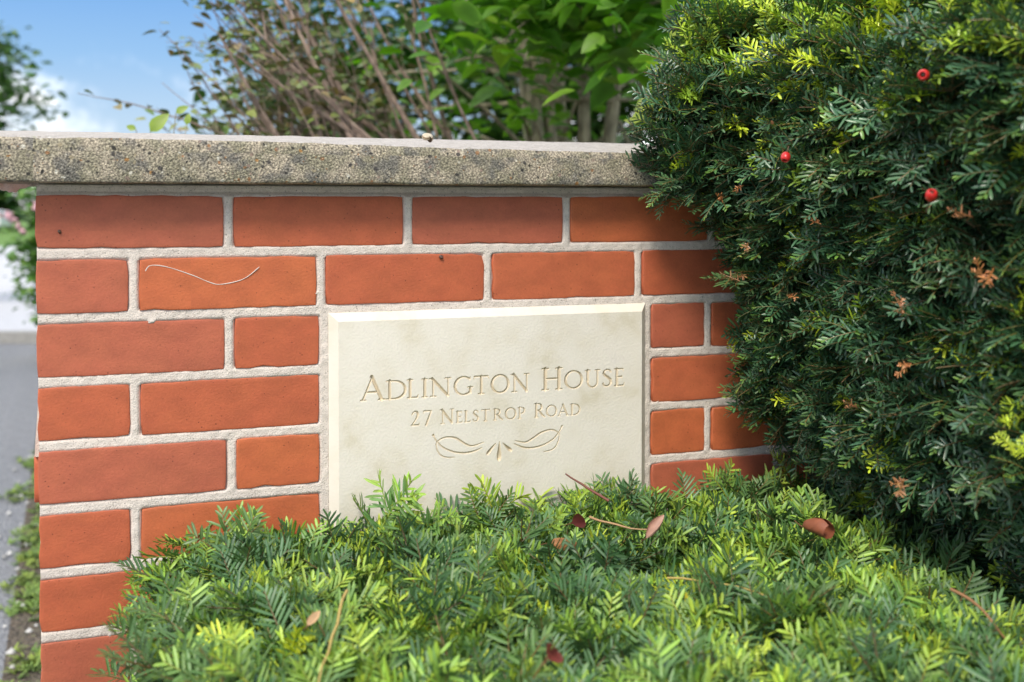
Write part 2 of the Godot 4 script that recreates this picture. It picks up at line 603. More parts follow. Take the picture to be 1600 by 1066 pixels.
func build_coping() -> void:
	var cop := thing("coping_stone", "weathered exposed-aggregate concrete coping slab along the wall top", "coping", Vector3.ZERO)
	# outline across the wall, front lower edge first: (z, y)
	var front := Buf.new()
	var top := Buf.new()
	var outline := [Vector2(-0.30, 1.2145), Vector2(-0.12, 1.2142), Vector2(-0.01, 1.2140), Vector2(0.034, 1.2138), Vector2(0.0425, 1.2142), Vector2(0.0452, 1.2165), Vector2(0.0455, 1.224), Vector2(0.0452, 1.234), Vector2(0.0448, 1.244), Vector2(0.0443, 1.254), Vector2(0.0436, 1.2615), Vector2(0.0405, 1.2652)]
	var upper := [Vector2(0.0405, 1.2652), Vector2(0.034, 1.2668), Vector2(-0.02, 1.2715), Vector2(-0.10, 1.278), Vector2(-0.20, 1.286), Vector2(-0.285, 1.2905), Vector2(-0.30, 1.287), Vector2(-0.302, 1.25), Vector2(-0.30, 1.2145)]
	var n := FastNoiseLite.new()
	n.seed = 9
	n.frequency = 22.0
	n.fractal_octaves = 4
	var big := FastNoiseLite.new()
	big.seed = 10
	big.frequency = 5.0
	var xs := []
	var x := -0.062
	while x < 1.5:
		xs.append(x)
		x += 0.005
	for pack in [[front, outline], [top, upper]]:
		var b: Buf = pack[0]
		var o: Array = pack[1]
		for i in xs.size():
			for k in o.size():
				var p: Vector2 = o[k]
				var xx: float = xs[i]
				var rough := 0.0011 * n.get_noise_3d(xx, p.y * 1.2, p.x) + 0.0010 * big.get_noise_3d(xx, p.y, p.x)
				var drop := 0.0065 * smoothstep(0.1, 0.8, xx) * smoothstep(1.245, 1.262, p.y) * smoothstep(-0.25, 0.03, p.x)
				var edge := 1.0 - smoothstep(0.0, 0.009, absf(p.y - 1.264) + maxf(0.0, 0.038 - p.x))
				var chip := edge * 0.0030 * maxf(0.0, n.get_noise_2d(xx * 0.6, 7.0))
				var zz := p.x + (rough * 1.2 if p.x > 0.03 else 0.0) - chip
				var yy := p.y - drop + (rough if p.y < 1.217 or p.y > 1.258 else 0.0) - chip * 0.7
				if i == 0 or i == xs.size() - 1:
					xx += 0.0
				b.vert(Vector3(xx, yy, zz), Vector3(0, 1 if b == top else 0, 1))
		for i in xs.size() - 1:
			for k in o.size() - 1:
				var a := i * o.size() + k
				# wind so that faces point out of the slab
				b.i.append_array(PackedInt32Array([a, a + o.size(), a + o.size() + 1, a, a + o.size() + 1, a + 1]))
		b.smooth()
	var probe := front.n[8 + 40 * outline.size()]
	for pack in [front, top]:
		if probe.z < 0.0:
			for t in range(0, pack.i.size(), 3):
				var s: int = pack.i[t + 1]
				pack.i[t + 1] = pack.i[t + 2]
				pack.i[t + 2] = s
			pack.smooth()
	var face := part("slab", front.mesh(), mats.coping, cop)
	face.set_meta("label", "grey speckled front edge of the coping")
	part("weathered_top", top.mesh(), mats.coping_top, cop)
	for side in [0, xs.size() - 1]:
		var nn := Vector3.LEFT if side == 0 else Vector3.RIGHT
		var pts := []
		for k in outline.size():
			pts.append(front.v[side * outline.size() + k])
		for k in range(1, upper.size() - 1):
			pts.append(top.v[side * upper.size() + k])
		var cap := Buf.new()
		var centre := cap.vert(Vector3(xs[side], 1.245, -0.12), nn)
		var ids := []
		for p in pts:
			ids.append(cap.vert(p, nn))
		for k in ids.size():
			cap.tri(centre, ids[k], ids[(k + 1) % ids.size()])
		part("slab_end", cap.mesh(), mats.coping, cop)


# ---------------------------------------------------------------- carved plaque
const THICK := 0.066
const THIN := 0.038


func ell(cx: float, cy: float, rx: float, ry: float, a0: float, a1: float, steps := 18, thick := THICK, thin := THIN) -> Array:
	var out := []
	for k in steps + 1:
		var a := deg_to_rad(lerpf(a0, a1, float(k) / steps))
		out.append([cx + rx * cos(a), cy + ry * sin(a), lerpf(thin, thick, pow(absf(cos(a + 0.2)), 1.3))])
	return out


func line(x0: float, y0: float, x1: float, y1: float, w0: float, w1 := -1.0) -> Array:
	return [[x0, y0, w0], [x1, y1, w1 if w1 > 0 else w0]]


func glyph(ch: String) -> Array:   # [width, strokes]; a stroke is a list of [x, y, half width] in cap heights
	var T := THICK
	var t := THIN
	var f := 0.030
	match ch:
		"A": return [0.84, [line(0.06, 0.0, 0.42, 1.0, t), line(0.40, 1.03, 0.78, 0.0, T), line(0.2, 0.34, 0.62, 0.34, t), line(-0.02, 0.0, 0.16, 0.0, f), line(0.66, 0.0, 0.9, 0.0, f)]]
		"D": return [0.82, [line(0.15, 0.0, 0.15, 1.0, T), [[0.15, 0.98, t], [0.32, 0.98, t]] + ell(0.34, 0.49, 0.44, 0.49, 85, -85) + [[0.3, 0.0, t], [0.15, 0.0, t]], line(0.02, 0.99, 0.15, 0.99, f), line(0.02, 0.0, 0.15, 0.0, f)]]
		"L": return [0.58, [line(0.15, 0.0, 0.15, 1.0, T), line(0.15, 0.0, 0.52, 0.0, t), line(0.5, 0.01, 0.57, 0.17, t, 0.012), line(0.02, 0.99, 0.28, 0.99, f), line(0.02, 0.0, 0.15, 0.0, f)]]
		"I": return [0.3, [line(0.15, 0.0, 0.15, 1.0, T), line(0.02, 0.99, 0.28, 0.99, f), line(0.02, 0.0, 0.28, 0.0, f)]]
		"N": return [0.92, [line(0.16, 0.0, 0.16, 0.98, t), line(0.12, 1.0, 0.78, 0.0, T), line(0.78, 0.99, 0.78, -0.02, t), line(0.0, 0.99, 0.15, 0.99, f), line(0.04, 0.0, 0.28, 0.0, f), line(0.66, 0.99, 0.9, 0.99, f)]]
		"G": return [0.92, [ell(0.48, 0.5, 0.44, 0.5, 48, 318, 26), line(0.81, 0.4, 0.81, 0.1, T), line(0.81, 0.97, 0.79, 0.8, 0.026, 0.012), line(0.68, 0.41, 0.92, 0.41, f)]]
		"T": return [0.74, [line(0.37, 0.0, 0.37, 0.98, T), line(0.05, 0.98, 0.69, 0.98, t), line(0.06, 0.98, 0.02, 0.84, 0.026, 0.012), line(0.68, 0.98, 0.74, 0.84, 0.026, 0.012), line(0.24, 0.0, 0.5, 0.0, f)]]
		"O": return [0.96, [ell(0.48, 0.5, 0.43, 0.5, 0, 360, 36)]]
		"H": return [0.9, [line(0.16, 0.0, 0.16, 1.0, T), line(0.74, 0.0, 0.74, 1.0, T), line(0.16, 0.51, 0.74, 0.51, t), line(0.03, 0.99, 0.29, 0.99, f), line(0.03, 0.0, 0.29, 0.0, f), line(0.61, 0.99, 0.87, 0.99, f), line(0.61, 0.0, 0.87, 0.0, f)]]
		"U": return [0.84, [[[0.16, 1.0, T], [0.16, 0.36, T]] + ell(0.42, 0.33, 0.26, 0.34, 180, 360, 14, T * 0.75, t) + [[0.68, 1.0, t]], line(0.03, 0.99, 0.29, 0.99, f), line(0.56, 0.99, 0.82, 0.99, f)]]
		"S": return [0.52, [[[0.44, 0.84, t], [0.36, 0.96, t], [0.22, 0.98, t], [0.1, 0.9, 0.045], [0.08, 0.76, T], [0.17, 0.63, T], [0.31, 0.51, T * 1.05], [0.43, 0.38, T], [0.45, 0.22, T], [0.37, 0.07, 0.045], [0.23, 0.01, t], [0.1, 0.05, t], [0.04, 0.19, t]], line(0.44, 0.94, 0.44, 0.8, 0.022, 0.012), line(0.04, 0.22, 0.05, 0.05, 0.014, 0.022)]]
		"E": return [0.58, [line(0.15, 0.0, 0.15, 1.0, T), line(0.15, 0.98, 0.5, 0.98, t), line(0.15, 0.52, 0.44, 0.52, t), line(0.15, 0.0, 0.53, 0.0, t), line(0.5, 0.98, 0.52, 0.85, t, 0.012), line(0.44, 0.6, 0.44, 0.43, 0.014, 0.014), line(0.52, 0.01, 0.58, 0.16, t, 0.012), line(0.02, 0.99, 0.15, 0.99, f), line(0.02, 0.0, 0.15, 0.0, f)]]
		"R": return [0.78, [line(0.15, 0.0, 0.15, 1.0, T), [[0.15, 0.98, t], [0.3, 0.98, t]] + ell(0.31, 0.74, 0.22, 0.24, 88, -88, 14) + [[0.2, 0.5, t]], [[0.33, 0.5, T * 0.8], [0.58, 0.14, T], [0.76, -0.02, t]], line(0.02, 0.99, 0.15, 0.99, f), line(0.02, 0.0, 0.28, 0.0, f)]]
		"P": return [0.6, [line(0.15, 0.0, 0.15, 1.0, T), [[0.15, 0.98, t], [0.3, 0.98, t]] + ell(0.31, 0.72, 0.23, 0.26, 88, -100, 14), line(0.02, 0.99, 0.15, 0.99, f), line(0.02, 0.0, 0.28, 0.0, f)]]
		"2": return [0.66, [[[0.1, 0.78, t], [0.17, 0.93, t], [0.32, 1.0, 0.04], [0.46, 0.93, T], [0.51, 0.76, T], [0.45, 0.57, T * 0.9], [0.3, 0.33, 0.045], [0.08, 0.02, t]], line(0.06, 0.02, 0.56, 0.02, T * 0.7), line(0.56, 0.02, 0.62, 0.16, t, 0.012)]]
		"7": return [0.66, [line(0.08, 0.97, 0.6, 0.97, T * 0.65), line(0.6, 0.97, 0.24, -0.02, T * 0.65, T), line(0.08, 0.97, 0.05, 0.82, t, 0.012)]]
	return [0.4, []]


func build_plaque() -> void:
	var X0 := 0.342
	var X1 := 0.788
	var Y1 := 1.052
	var Y0 := 0.762
	var zf := 0.010
	var zs := -0.001
	var inset := 0.0105
	var o := thing("stone_plaque", "cream stone name plaque carved ADLINGTON HOUSE set into the brick wall", "plaque", Vector3((X0 + X1) / 2, Y0, 0))
	var off := -o.position
	# carving field
	var step := 0.0006
	var gx0 := 0.372
	var gy0 := 0.845
	var nx := int(0.388 / step)
	var ny := int(0.132 / step)
	var depth := PackedFloat32Array()
	depth.resize((nx + 1) * (ny + 1))
	var owner_of := PackedInt32Array()
	owner_of.resize((nx + 1) * (ny + 1))
	var marks := [["", []]]   # [part name, strokes in metres]
	var title := [["A", 381.5, 410.2, 29.0], ["D", 413.8, 440.5, 23.3], ["L", 441.7, 457.0, 23.3], ["I", 461.0, 469.2, 23.3], ["N", 471.3, 501.2, 23.3], ["G", 505.0, 530.3, 23.3], ["T", 531.5, 553.3, 23.3], ["O", 555.9, 581.8, 23.3], ["N", 584.4, 610.6, 23.3], ["H", 627.8, 658.6, 28.6], ["O", 661.3, 688.4, 23.3], ["U", 691.2, 714.5, 23.3], ["S", 717.3, 732.5, 23.3], ["E", 735.3, 750.7, 23.3]]
	var address := [["2", 446.5, 458.8, 18.2], ["7", 462.5, 474.9, 18.2], ["N", 486.1, 504.9, 18.2], ["E", 507.4, 516.3, 14.7], ["L", 518.8, 527.7, 14.7], ["S", 530.6, 539.0, 14.7], ["T", 541.7, 555.1, 14.7], ["R", 559.0, 572.7, 14.7], ["O", 575.9, 591.5, 14.7], ["P", 593.8, 604.3, 14.7], ["R", 617.2, 633.2, 18.2], ["O", 634.5, 650.2, 14.7], ["A", 652.0, 666.7, 14.7], ["D", 669.5, 684.4, 14.7]]
	for pack in [[title, 0.9403], [address, 0.9041]]:
		for g in pack[0]:
			var gl := glyph(g[0])
			var cap: float = g[3] * 0.001
			var sx: float = (g[2] - g[1]) * 0.001 / gl[0]
			var strokes := []
			for s in gl[1]:
				var pts := []
				for p in s:
					pts.append(Vector3(g[1] * 0.001 + p[0] * sx, pack[1] + p[1] * cap, p[2] * cap * 1.15))
				strokes.append(pts)
			marks.append(["letter", strokes])
	var curves := [
		["flourish", [
			[[476.9, 889.4, 0.9], [481.1, 881.9, 0.8], [489.8, 872.9, 0.9], [504.9, 865.7, 1.1], [520.0, 863.4, 1.25], [532.8, 864.9, 1.1], [543.0, 868.6, 0.5]],
			[[479.8, 877.2, 0.5], [484.8, 882.9, 0.8], [494.8, 885.8, 1.0], [507.4, 883.7, 1.25], [520.0, 875.5, 1.2], [530.2, 871.9, 1.0], [545.6, 875.7, 0.45]],
			[[481.1, 880.7, 0.6], [481.1, 872.3, 0.75], [486.1, 863.5, 0.8], [494.8, 859.3, 0.8], [505.4, 858.9, 0.45]], [[476.6, 889.8, 1.5], [477.4, 888.6, 1.3]]]],
		["flourish", [
			[[657.6, 889.4, 0.9], [653.3, 881.9, 0.8], [644.6, 872.9, 0.9], [629.5, 865.7, 1.1], [614.4, 863.4, 1.25], [601.6, 864.9, 1.1], [589.0, 870.6, 0.5]],
			[[654.6, 878.7, 0.5], [648.6, 883.9, 0.8], [639.6, 885.8, 1.0], [627.0, 882.7, 1.25], [614.4, 875.5, 1.2], [604.2, 871.5, 1.0], [589.6, 874.7, 0.45]],
			[[653.9, 880.7, 0.6], [652.9, 871.3, 0.75], [648.3, 862.5, 0.8], [641.6, 858.3, 0.8], [631.0, 856.9, 0.45]], [[657.9, 889.8, 1.3], [657.1, 888.6, 1.2]]]],
		["petal", [[[562.8, 872.8, 0.5], [558.0, 868.4, 1.4], [553.2, 862.6, 2.3], [551.2, 860.3, 1.9]]]],
		["petal", [[[567.9, 875.2, 0.4], [567.6, 865.0, 1.9], [567.4, 855.5, 3.2], [567.4, 851.5, 2.4]]]],
		["petal", [[[572.4, 872.8, 0.5], [577.0, 868.6, 1.4], [582.0, 863.9, 2.3], [584.0, 862.0, 1.8]]]]]
	for c in curves:
		var strokes := []
		for s in c[1]:
			var raw := []
			for p in s:
				raw.append(Vector3(p[0], p[1], p[2]) * 0.001)
			var pts := []
			for k in raw.size() - 1:   # round the polyline
				var a: Vector3 = raw[maxi(k - 1, 0)]
				var d: Vector3 = raw[mini(k + 2, raw.size() - 1)]
				for q in 6:
					pts.append(raw[k].cubic_interpolate(raw[k + 1], a, d, q / 6.0))
			pts.append(raw[-1])
			strokes.append(pts)
		marks.append([c[0], strokes])
	for mk in range(1, marks.size()):
		for pts in marks[mk][1]:
			for k in pts.size() - 1:
				var a: Vector3 = pts[k]
				var c: Vector3 = pts[k + 1]
				var wmax := maxf(a.z, c.z)
				var i0 := maxi(0, int((minf(a.x, c.x) - wmax - gx0) / step))
				var i1 := mini(nx, int((maxf(a.x, c.x) + wmax - gx0) / step) + 1)
				var j0 := maxi(0, int((minf(a.y, c.y) - wmax - gy0) / step))
				var j1 := mini(ny, int((maxf(a.y, c.y) + wmax - gy0) / step) + 1)
				var d2 := Vector2(c.x - a.x, c.y - a.y)
				var ll := maxf(d2.length_squared(), 1e-12)
				for j in range(j0, j1 + 1):
					for i in range(i0, i1 + 1):
						var p := Vector2(gx0 + i * step - a.x, gy0 + j * step - a.y)
						var tt := clampf(p.dot(d2) / ll, 0.0, 1.0)
						var dep := (lerpf(a.z, c.z, tt) - (p - d2 * tt).length()) * 1.9
						var at := j * (nx + 1) + i
						if dep > depth[at]:
							depth[at] = minf(dep, 0.0038)
							owner_of[at] = mk
	var bufs := {}
	var ids := {}
	var nz := PackedVector3Array()
	nz.resize(depth.size())
	for j in ny + 1:
		for i in nx + 1:
			var at := j * (nx + 1) + i
			var dx := (depth[at + (1 if i < nx else 0)] - depth[at - (1 if i > 0 else 0)]) / (2.0 * step)
			var dy := (depth[at + ((nx + 1) if j < ny else 0)] - depth[at - ((nx + 1) if j > 0 else 0)]) / (2.0 * step)
			nz[at] = Vector3(dx, dy, 1).normalized()
	for j in ny:
		for i in nx:
			var at := j * (nx + 1) + i
			var who := 0
			for q in [at, at + 1, at + nx + 1, at + nx + 2]:
				who = maxi(who, owner_of[q])
			if not bufs.has(who):
				bufs[who] = Buf.new()
				ids[who] = {}
			var b: Buf = bufs[who]
			var k4 := []
			for q in [at, at + 1, at + nx + 2, at + nx + 1]:
				if not ids[who].has(q):
					ids[who][q] = b.vert(Vector3(gx0 + (q % (nx + 1)) * step, gy0 + (q / (nx + 1)) * step, zf - depth[q]) + off, nz[q])
				k4.append(ids[who][q])
			b.quad(k4[0], k4[1], k4[2], k4[3])
	# face around the carving, chamfer and sides
	var s: Buf = bufs[0]
	var gx1 := gx0 + nx * step
	var gy1 := gy0 + ny * step
	var fx0 := X0 + inset
	var fx1 := X1 - inset
	var fy0 := Y0 + inset
	var fy1 := Y1 - inset
	for q in [[fx0, fy0, fx1, gy0], [fx0, gy1, fx1, fy1], [fx0, gy0, gx0, gy1], [gx1, gy0, fx1, gy1]]:
		s.flat_quad(Vector3(q[0], q[1], zf) + off, Vector3(q[2], q[1], zf) + off, Vector3(q[2], q[3], zf) + off, Vector3(q[0], q[3], zf) + off, Vector3.BACK)
	var inn := [Vector3(fx0, fy0, zf), Vector3(fx1, fy0, zf), Vector3(fx1, fy1, zf), Vector3(fx0, fy1, zf)]
	var out := [Vector3(X0, Y0, zs), Vector3(X1, Y0, zs), Vector3(X1, Y1, zs), Vector3(X0, Y1, zs)]
	var nn := [Vector3(0, -1, 1), Vector3(1, 0, 1), Vector3(0, 1, 1), Vector3(-1, 0, 1)]
	for k in 4:
		var l := (k + 1) % 4
		s.flat_quad(inn[k] + off, inn[l] + off, out[l] + off, out[k] + off, nn[k].normalized())
		var back := Vector3(0, 0, -0.05)
		s.flat_quad(out[k] + off, out[l] + off, out[l] + off + back, out[k] + off + back, Vector3(nn[k].x, nn[k].y, 0))
	part("slab", s.mesh(), mats.stone, o)
	var name_letters := "ADLINGTONHOUSE27NELSTROPROAD"
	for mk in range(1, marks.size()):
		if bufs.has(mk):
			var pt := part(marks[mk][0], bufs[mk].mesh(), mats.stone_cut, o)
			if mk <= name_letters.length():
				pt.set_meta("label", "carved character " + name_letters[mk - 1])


# ---------------------------------------------------------------- yew
const TINTS := [Vector3(1, 1, 1), Vector3(0.85, 0.92, 0.85), Vector3(1.2, 1.1, 0.85), Vector3(0.70, 0.78, 0.70), Vector3(1.35, 1.2, 0.8), Vector3(1.0, 1.06, 0.9)]


func needle(b: Buf, at: Vector3, d: Vector3, up: Vector3, length: float, half: float, col: Color, bend: float) -> void:
	var side := d.cross(up).normalized()
	var u := side.cross(d).normalized()
	var widths := [0.55, 1.0, 0.92, 0.12]
	var ts := [0.0, 0.3, 0.78, 1.0]
	var first := b.v.size()
	for k in 4:
		var t: float = ts[k]
		var c := at + d * (t * length) - u * (bend * t * t * length)
		var dir := (d - u * 2.0 * bend * t).normalized()
		var nn := side.cross(dir).normalized()
		var w: float = widths[k] * half
		b.vert(c - side * w + nn * w * 0.15, (nn + side * 0.35).normalized(), col)
		b.vert(c, nn, col.lightened(0.06))
		b.vert(c + side * w + nn * w * 0.15, (nn - side * 0.35).normalized(), col)
	for k in 3:
		var a := first + k * 3
		b.quad(a, a + 1, a + 4, a + 3)
		b.quad(a + 1, a + 2, a + 5, a + 4)


func yew_stem(b: Buf, r: RandomNumberGenerator, at: Vector3, d: Vector3, up: Vector3, length: float, nl: float, young: float, old_col: Color, young_col: Color, stem_old: Color, rad: float, radial := 0.25, wide := 1.0) -> void:
	var droop := r.randf_range(-0.10, 0.22)
	var sway := r.randf_range(-0.2, 0.2)
	var side := d.cross(up).normalized()
	var pos := func(s: float) -> Vector3: return at + d * (s * length) - up * (droop * s * s * length) + side * (sway * s * s * length)
	var pts := []
	var radii := []
	for k in 6:
		pts.append(pos.call(k / 5.0))
		radii.append(lerpf(rad, rad * 0.45, k / 5.0))
	b.tube(pts, radii, 4, stem_old.lerp(young_col * 0.75, young))
	var count := int(length / 0.0027)
	var flat := r.randf_range(0.1, 0.45)
	for k in count:
		var s := (k + 0.6) / count
		var dir: Vector3 = (pos.call(minf(s + 0.05, 1.0)) - pos.call(s - 0.05)).normalized()
		var sd := dir.cross(up).normalized()
		var uu := sd.cross(dir)
		var sgn := 1.0 if k % 2 == 0 else -1.0
		var spread := lerpf(1.15, 0.5, pow(s, 4.0)) + r.randf_range(-0.14, 0.14)
		var turn := r.randfn() * radial
		var nd := (dir * cos(spread) + (sd * sgn * cos(turn) + uu * sin(turn)) * sin(spread) + uu * flat).normalized()
		var l := nl * (0.62 + 0.42 * sin(PI * clampf(s * 0.95 + 0.08, 0, 1))) * r.randf_range(0.75, 1.15) * (1.0 if s < 0.88 else 0.72)
		var y := clampf((s - (1.0 - young)) * 5.0, 0.0, 1.0)
		var c := old_col.lerp(young_col, y)
		var j := r.randf_range(0.8, 1.22)
		c = Color(c.r * j * r.randf_range(0.92, 1.1), c.g * j, c.b * j * r.randf_range(0.85, 1.2))
		needle(b, pos.call(s), nd, (uu + dir * 0.25).normalized(), l, 0.00150 * wide * r.randf_range(0.85, 1.12), c, r.randf_range(-0.06, 0.26))


func yew_sprig(seed_: int, length: float, nl: float, young: float, old_col: Color, young_col: Color, stem_old: Color, laterals: int, radial := 0.25, wide := 1.0) -> ArrayMesh:
	var r := RandomNumberGenerator.new()
	r.seed = seed_
	var b := Buf.new()
	yew_stem(b, r, Vector3.ZERO, Vector3.RIGHT, Vector3.UP, length, nl, young, old_col, young_col, stem_old, 0.0013, radial, wide)
	for k in laterals:
		var s := r.randf_range(0.15, 0.7)
		var sgn := 1.0 if k % 2 == 0 else -1.0
		var a := r.randf_range(0.6, 0.95)
		yew_stem(b, r, Vector3(s * length, -0.04 * s * s * length, 0), Vector3(cos(a), r.randf_range(-0.1, 0.25), sin(a) * sgn).normalized(), Vector3.UP, length * r.randf_range(0.35, 0.55), nl * 0.9, minf(1.0, young * r.randf_range(0.8, 1.8)), old_col, young_col, stem_old, 0.0009, radial, wide)
	return b.mesh()


func looking(d: Vector3, up: Vector3) -> Basis:   # x along d, y as near to up as can be
	var x := d.normalized()
	var z := x.cross(up).normalized()
	return Basis(x, z.cross(x), z)


func in_frame(p: Vector3) -> float:   # apparent size of a spot in the planned view, 0 when outside it
	var d := p - EYE
	var depth := d.x * sin(YAW) - d.z * cos(YAW)
	var lat := d.x * cos(YAW) + d.z * sin(YAW)
	if depth < 0.3 or absf(lat / depth) > 0.43 or d.y / depth > 0.17 or d.y / depth < -0.40:
		return 0.0
	return 1.0 / depth


# spots: [variant, Transform3D, tint, may be single]
func scatter(parent: Node3D, single_name: String, mass_name: String, piece_name: String, meshes: Array, base: StandardMaterial3D, spots: Array, singles: int) -> void:
	var tinted := []
	for t in TINTS:
		var m: StandardMaterial3D = base.duplicate()
		m.albedo_color = Color(minf(t.x, 1.6), t.y, t.z).linear_to_srgb()
		tinted.append(m)
	var score := []
	for k in spots.size():
		var s: float = in_frame(parent.position + spots[k][1].origin) if spots[k][3] else 0.0
		if s > 0.0:
			score.append([s, k])
	score.sort_custom(func(a, c): return a[0] > c[0])
	var alone := {}
	for k in mini(singles, score.size()):
		# take them evenly through the ranking so that the whole view is covered
		var pick: int = score[int(float(k) * score.size() / mini(singles, score.size()))][1]
		alone[pick] = true
	for k in alone:
		part(single_name, meshes[spots[k][0]], tinted[spots[k][2]], parent, spots[k][1])
	var holder := Node3D.new()
	holder.name = mass_name
	holder.set_meta("kind", "stuff")
	parent.add_child(holder)
	for v in meshes.size():
		var list := []
		for k in spots.size():
			if spots[k][0] == v and not alone.has(k):
				list.append(k)
		if list.is_empty():
			continue
		var mm := MultiMesh.new()
		mm.transform_format = MultiMesh.TRANSFORM_3D
		mm.use_colors = true
		mm.mesh = meshes[v]
		mm.instance_count = list.size()
		for q in list.size():
			mm.set_instance_transform(q, spots[list[q]][1])
			var t: Vector3 = TINTS[spots[list[q]][2]]
			mm.set_instance_color(q, Color(t.x, t.y, t.z))
		var o := MultiMeshInstance3D.new()
		o.name = piece_name
		o.multimesh = mm
		o.material_override = base
		holder.add_child(o, true)


const DARK_OLD := Color(0.024, 0.080, 0.030)
const MID_OLD := Color(0.092, 0.21, 0.034)
const YOUNG := Color(0.40, 0.54, 0.030)
const STEM := Color(0.16, 0.10, 0.05)


func build_low_yew() -> void:
	var o := thing("clipped_yew", "low flat-topped clipped yew with bright green tips in front of plaque", "hedge", Vector3(0.5, 0, 0.4))
	var base := leaf_mat("yew_low", 0.44, Color(0.28, 0.34, 0.08))
	var meshes := []
	for k in 4:
		meshes.append(yew_sprig(300 + k, 0.095, 0.0255, 0.22 + 0.08 * k, MID_OLD, Color(0.26, 0.42, 0.035), Color(0.26, 0.27, 0.05), 3, 0.2 + 0.2 * k))
	for k in 3:
		meshes.append(yew_sprig(310 + k, 0.075, 0.020, 0.9, MID_OLD, YOUNG, Color(0.34, 0.32, 0.06), 2, 0.3 + 0.35 * k))
	for k in 2:
		meshes.append(yew_sprig(320 + k, 0.105, 0.025, 0.05, Color(0.05, 0.135, 0.035), Color(0.14, 0.28, 0.04), STEM, 3, 0.25 + 0.4 * k))
	meshes.append(yew_sprig(330, 0.06, 0.017, 0.95, Color(0.32, 0.38, 0.04), Color(0.52, 0.52, 0.045), Color(0.34, 0.22, 0.06), 1, 0.9))
	var r := RandomNumberGenerator.new()
	r.seed = 1234
	var lumps := FastNoiseLite.new()
	lumps.seed = 8
	lumps.frequency = 8.0
	var spots := []
	var add := func(p: Vector3, d: Vector3, up: Vector3, deep: bool) -> void:
		var kind := 0
		var roll := r.randf()
		if deep:
			kind = 7 + r.randi() % 2 if roll < 0.7 else r.randi() % 4
		elif roll < 0.42:
			kind = r.randi() % 4
		elif roll < 0.74:
			kind = 4 + r.randi() % 3
		elif roll < 0.95:
			kind = 7 + r.randi() % 2
		else:
			kind = 9
		var s := r.randf_range(0.8, 1.2)
		spots.append([kind, Transform3D(looking(d, up).scaled(Vector3.ONE * s), p - o.position), r.randi() % 6, not deep])
	# the clipped top
	for k in 3600:
		var x := r.randf_range(0.16, 1.02)
		var z := r.randf_range(0.03, 0.82)
		var az := r.randf() * TAU
		var el := deg_to_rad(r.randf_range(2, 46) if r.randf() < 0.75 else r.randf_range(40, 75))
		var d := Vector3(cos(az) * cos(el), sin(el), sin(az) * cos(el))
		var y := 0.776 + 0.030 * lumps.get_noise_2d(x, z) - 0.060 * sin(el) - r.randf() * 0.022
		# the top rolls down at the left end
		y -= 0.04 * pow(clampf((0.235 - x) / 0.09, 0, 1), 2.0)
		y -= 0.06 * smoothstep(0.82, 0.96, x) * smoothstep(0.2, 0.5, z)
		var p := Vector3(x, y, z) - Vector3(d.x, 0, d.z) * 0.045
		if p.z < 0.015:
			d.z = absf(d.z)
			p.z = 0.015
		if p.z + d.z * 0.1 < 0.008:
			d.z = 0.0
		add.call(p, d, (Vector3.UP + Vector3(r.randf_range(-0.5, 0.5), 0, r.randf_range(-0.2, 0.5))).normalized(), false)
	# under it
	for k in 1500:
		var p := Vector3(r.randf_range(0.15, 1.05), r.randf_range(0.60, 0.73), r.randf_range(0.05, 0.8))
		var az := r.randf() * TAU
		add.call(p, Vector3(cos(az), r.randf_range(0.0, 0.7), sin(az)), Vector3.UP, true)
	# left end and front
	for k in 900:
		var z := r.randf_range(0.03, 0.86)
		var y := r.randf_range(0.35, 0.76)
		add.call(Vector3(0.195 + r.randf() * 0.03, y, z), Vector3(-1.0, r.randf_range(0.1, 0.9), r.randf_range(-0.6, 0.6)), Vector3(-0.6, 1, 0.2), false)
	for k in 200:
		add.call(Vector3(r.randf_range(0.15, 0.95), r.randf_range(0.35, 0.75), 0.86), Vector3(r.randf_range(-0.6, 0.6), r.randf_range(0.1, 0.9), 1.0), Vector3(0, 1, 0.5), true)
	scatter(o, "sprig", "foliage", "needles", meshes, base, spots, 300)
	var wood := Buf.new()
	for k in 26:
		var root := Vector3(r.randf_range(0.3, 0.8), 0.0, r.randf_range(0.15, 0.7))
		var tip := Vector3(clampf(root.x + r.randf_range(-0.25, 0.25), 0.18, 0.9), r.randf_range(0.6, 0.72), clampf(root.z + r.randf_range(-0.3, 0.3), 0.06, 0.82))
		var mid := root.lerp(tip, 0.5) + Vector3(r.randf_range(-0.05, 0.05), 0, r.randf_range(-0.05, 0.05))
		wood.tube([root - o.position, mid - o.position, tip - o.position], [0.009, 0.006, 0.003], 6)
	part("branches", wood.mesh(), mats.bark, o)


func hedge_profile(s: float) -> Array:   # s in 0..1 along the clipped face from the foot to the top: [point (x, y), normal]
	var pts := [Vector2(1.10, 0.70), Vector2(0.985, 0.84), Vector2(0.915, 0.92), Vector2(0.885, 1.02), Vector2(0.875, 1.12), Vector2(0.865, 1.20), Vector2(0.835, 1.28), Vector2(0.845, 1.35), Vector2(0.91, 1.43), Vector2(1.02, 1.51), Vector2(1.18, 1.57), Vector2(1.45, 1.60)]
	var f := s * (pts.size() - 1)
	var k := mini(int(f), pts.size() - 2)
	var d: Vector2 = (pts[k + 1] - pts[k]).normalized()
	return [pts[k].lerp(pts[k + 1], f - k), Vector2(-d.y, d.x)]


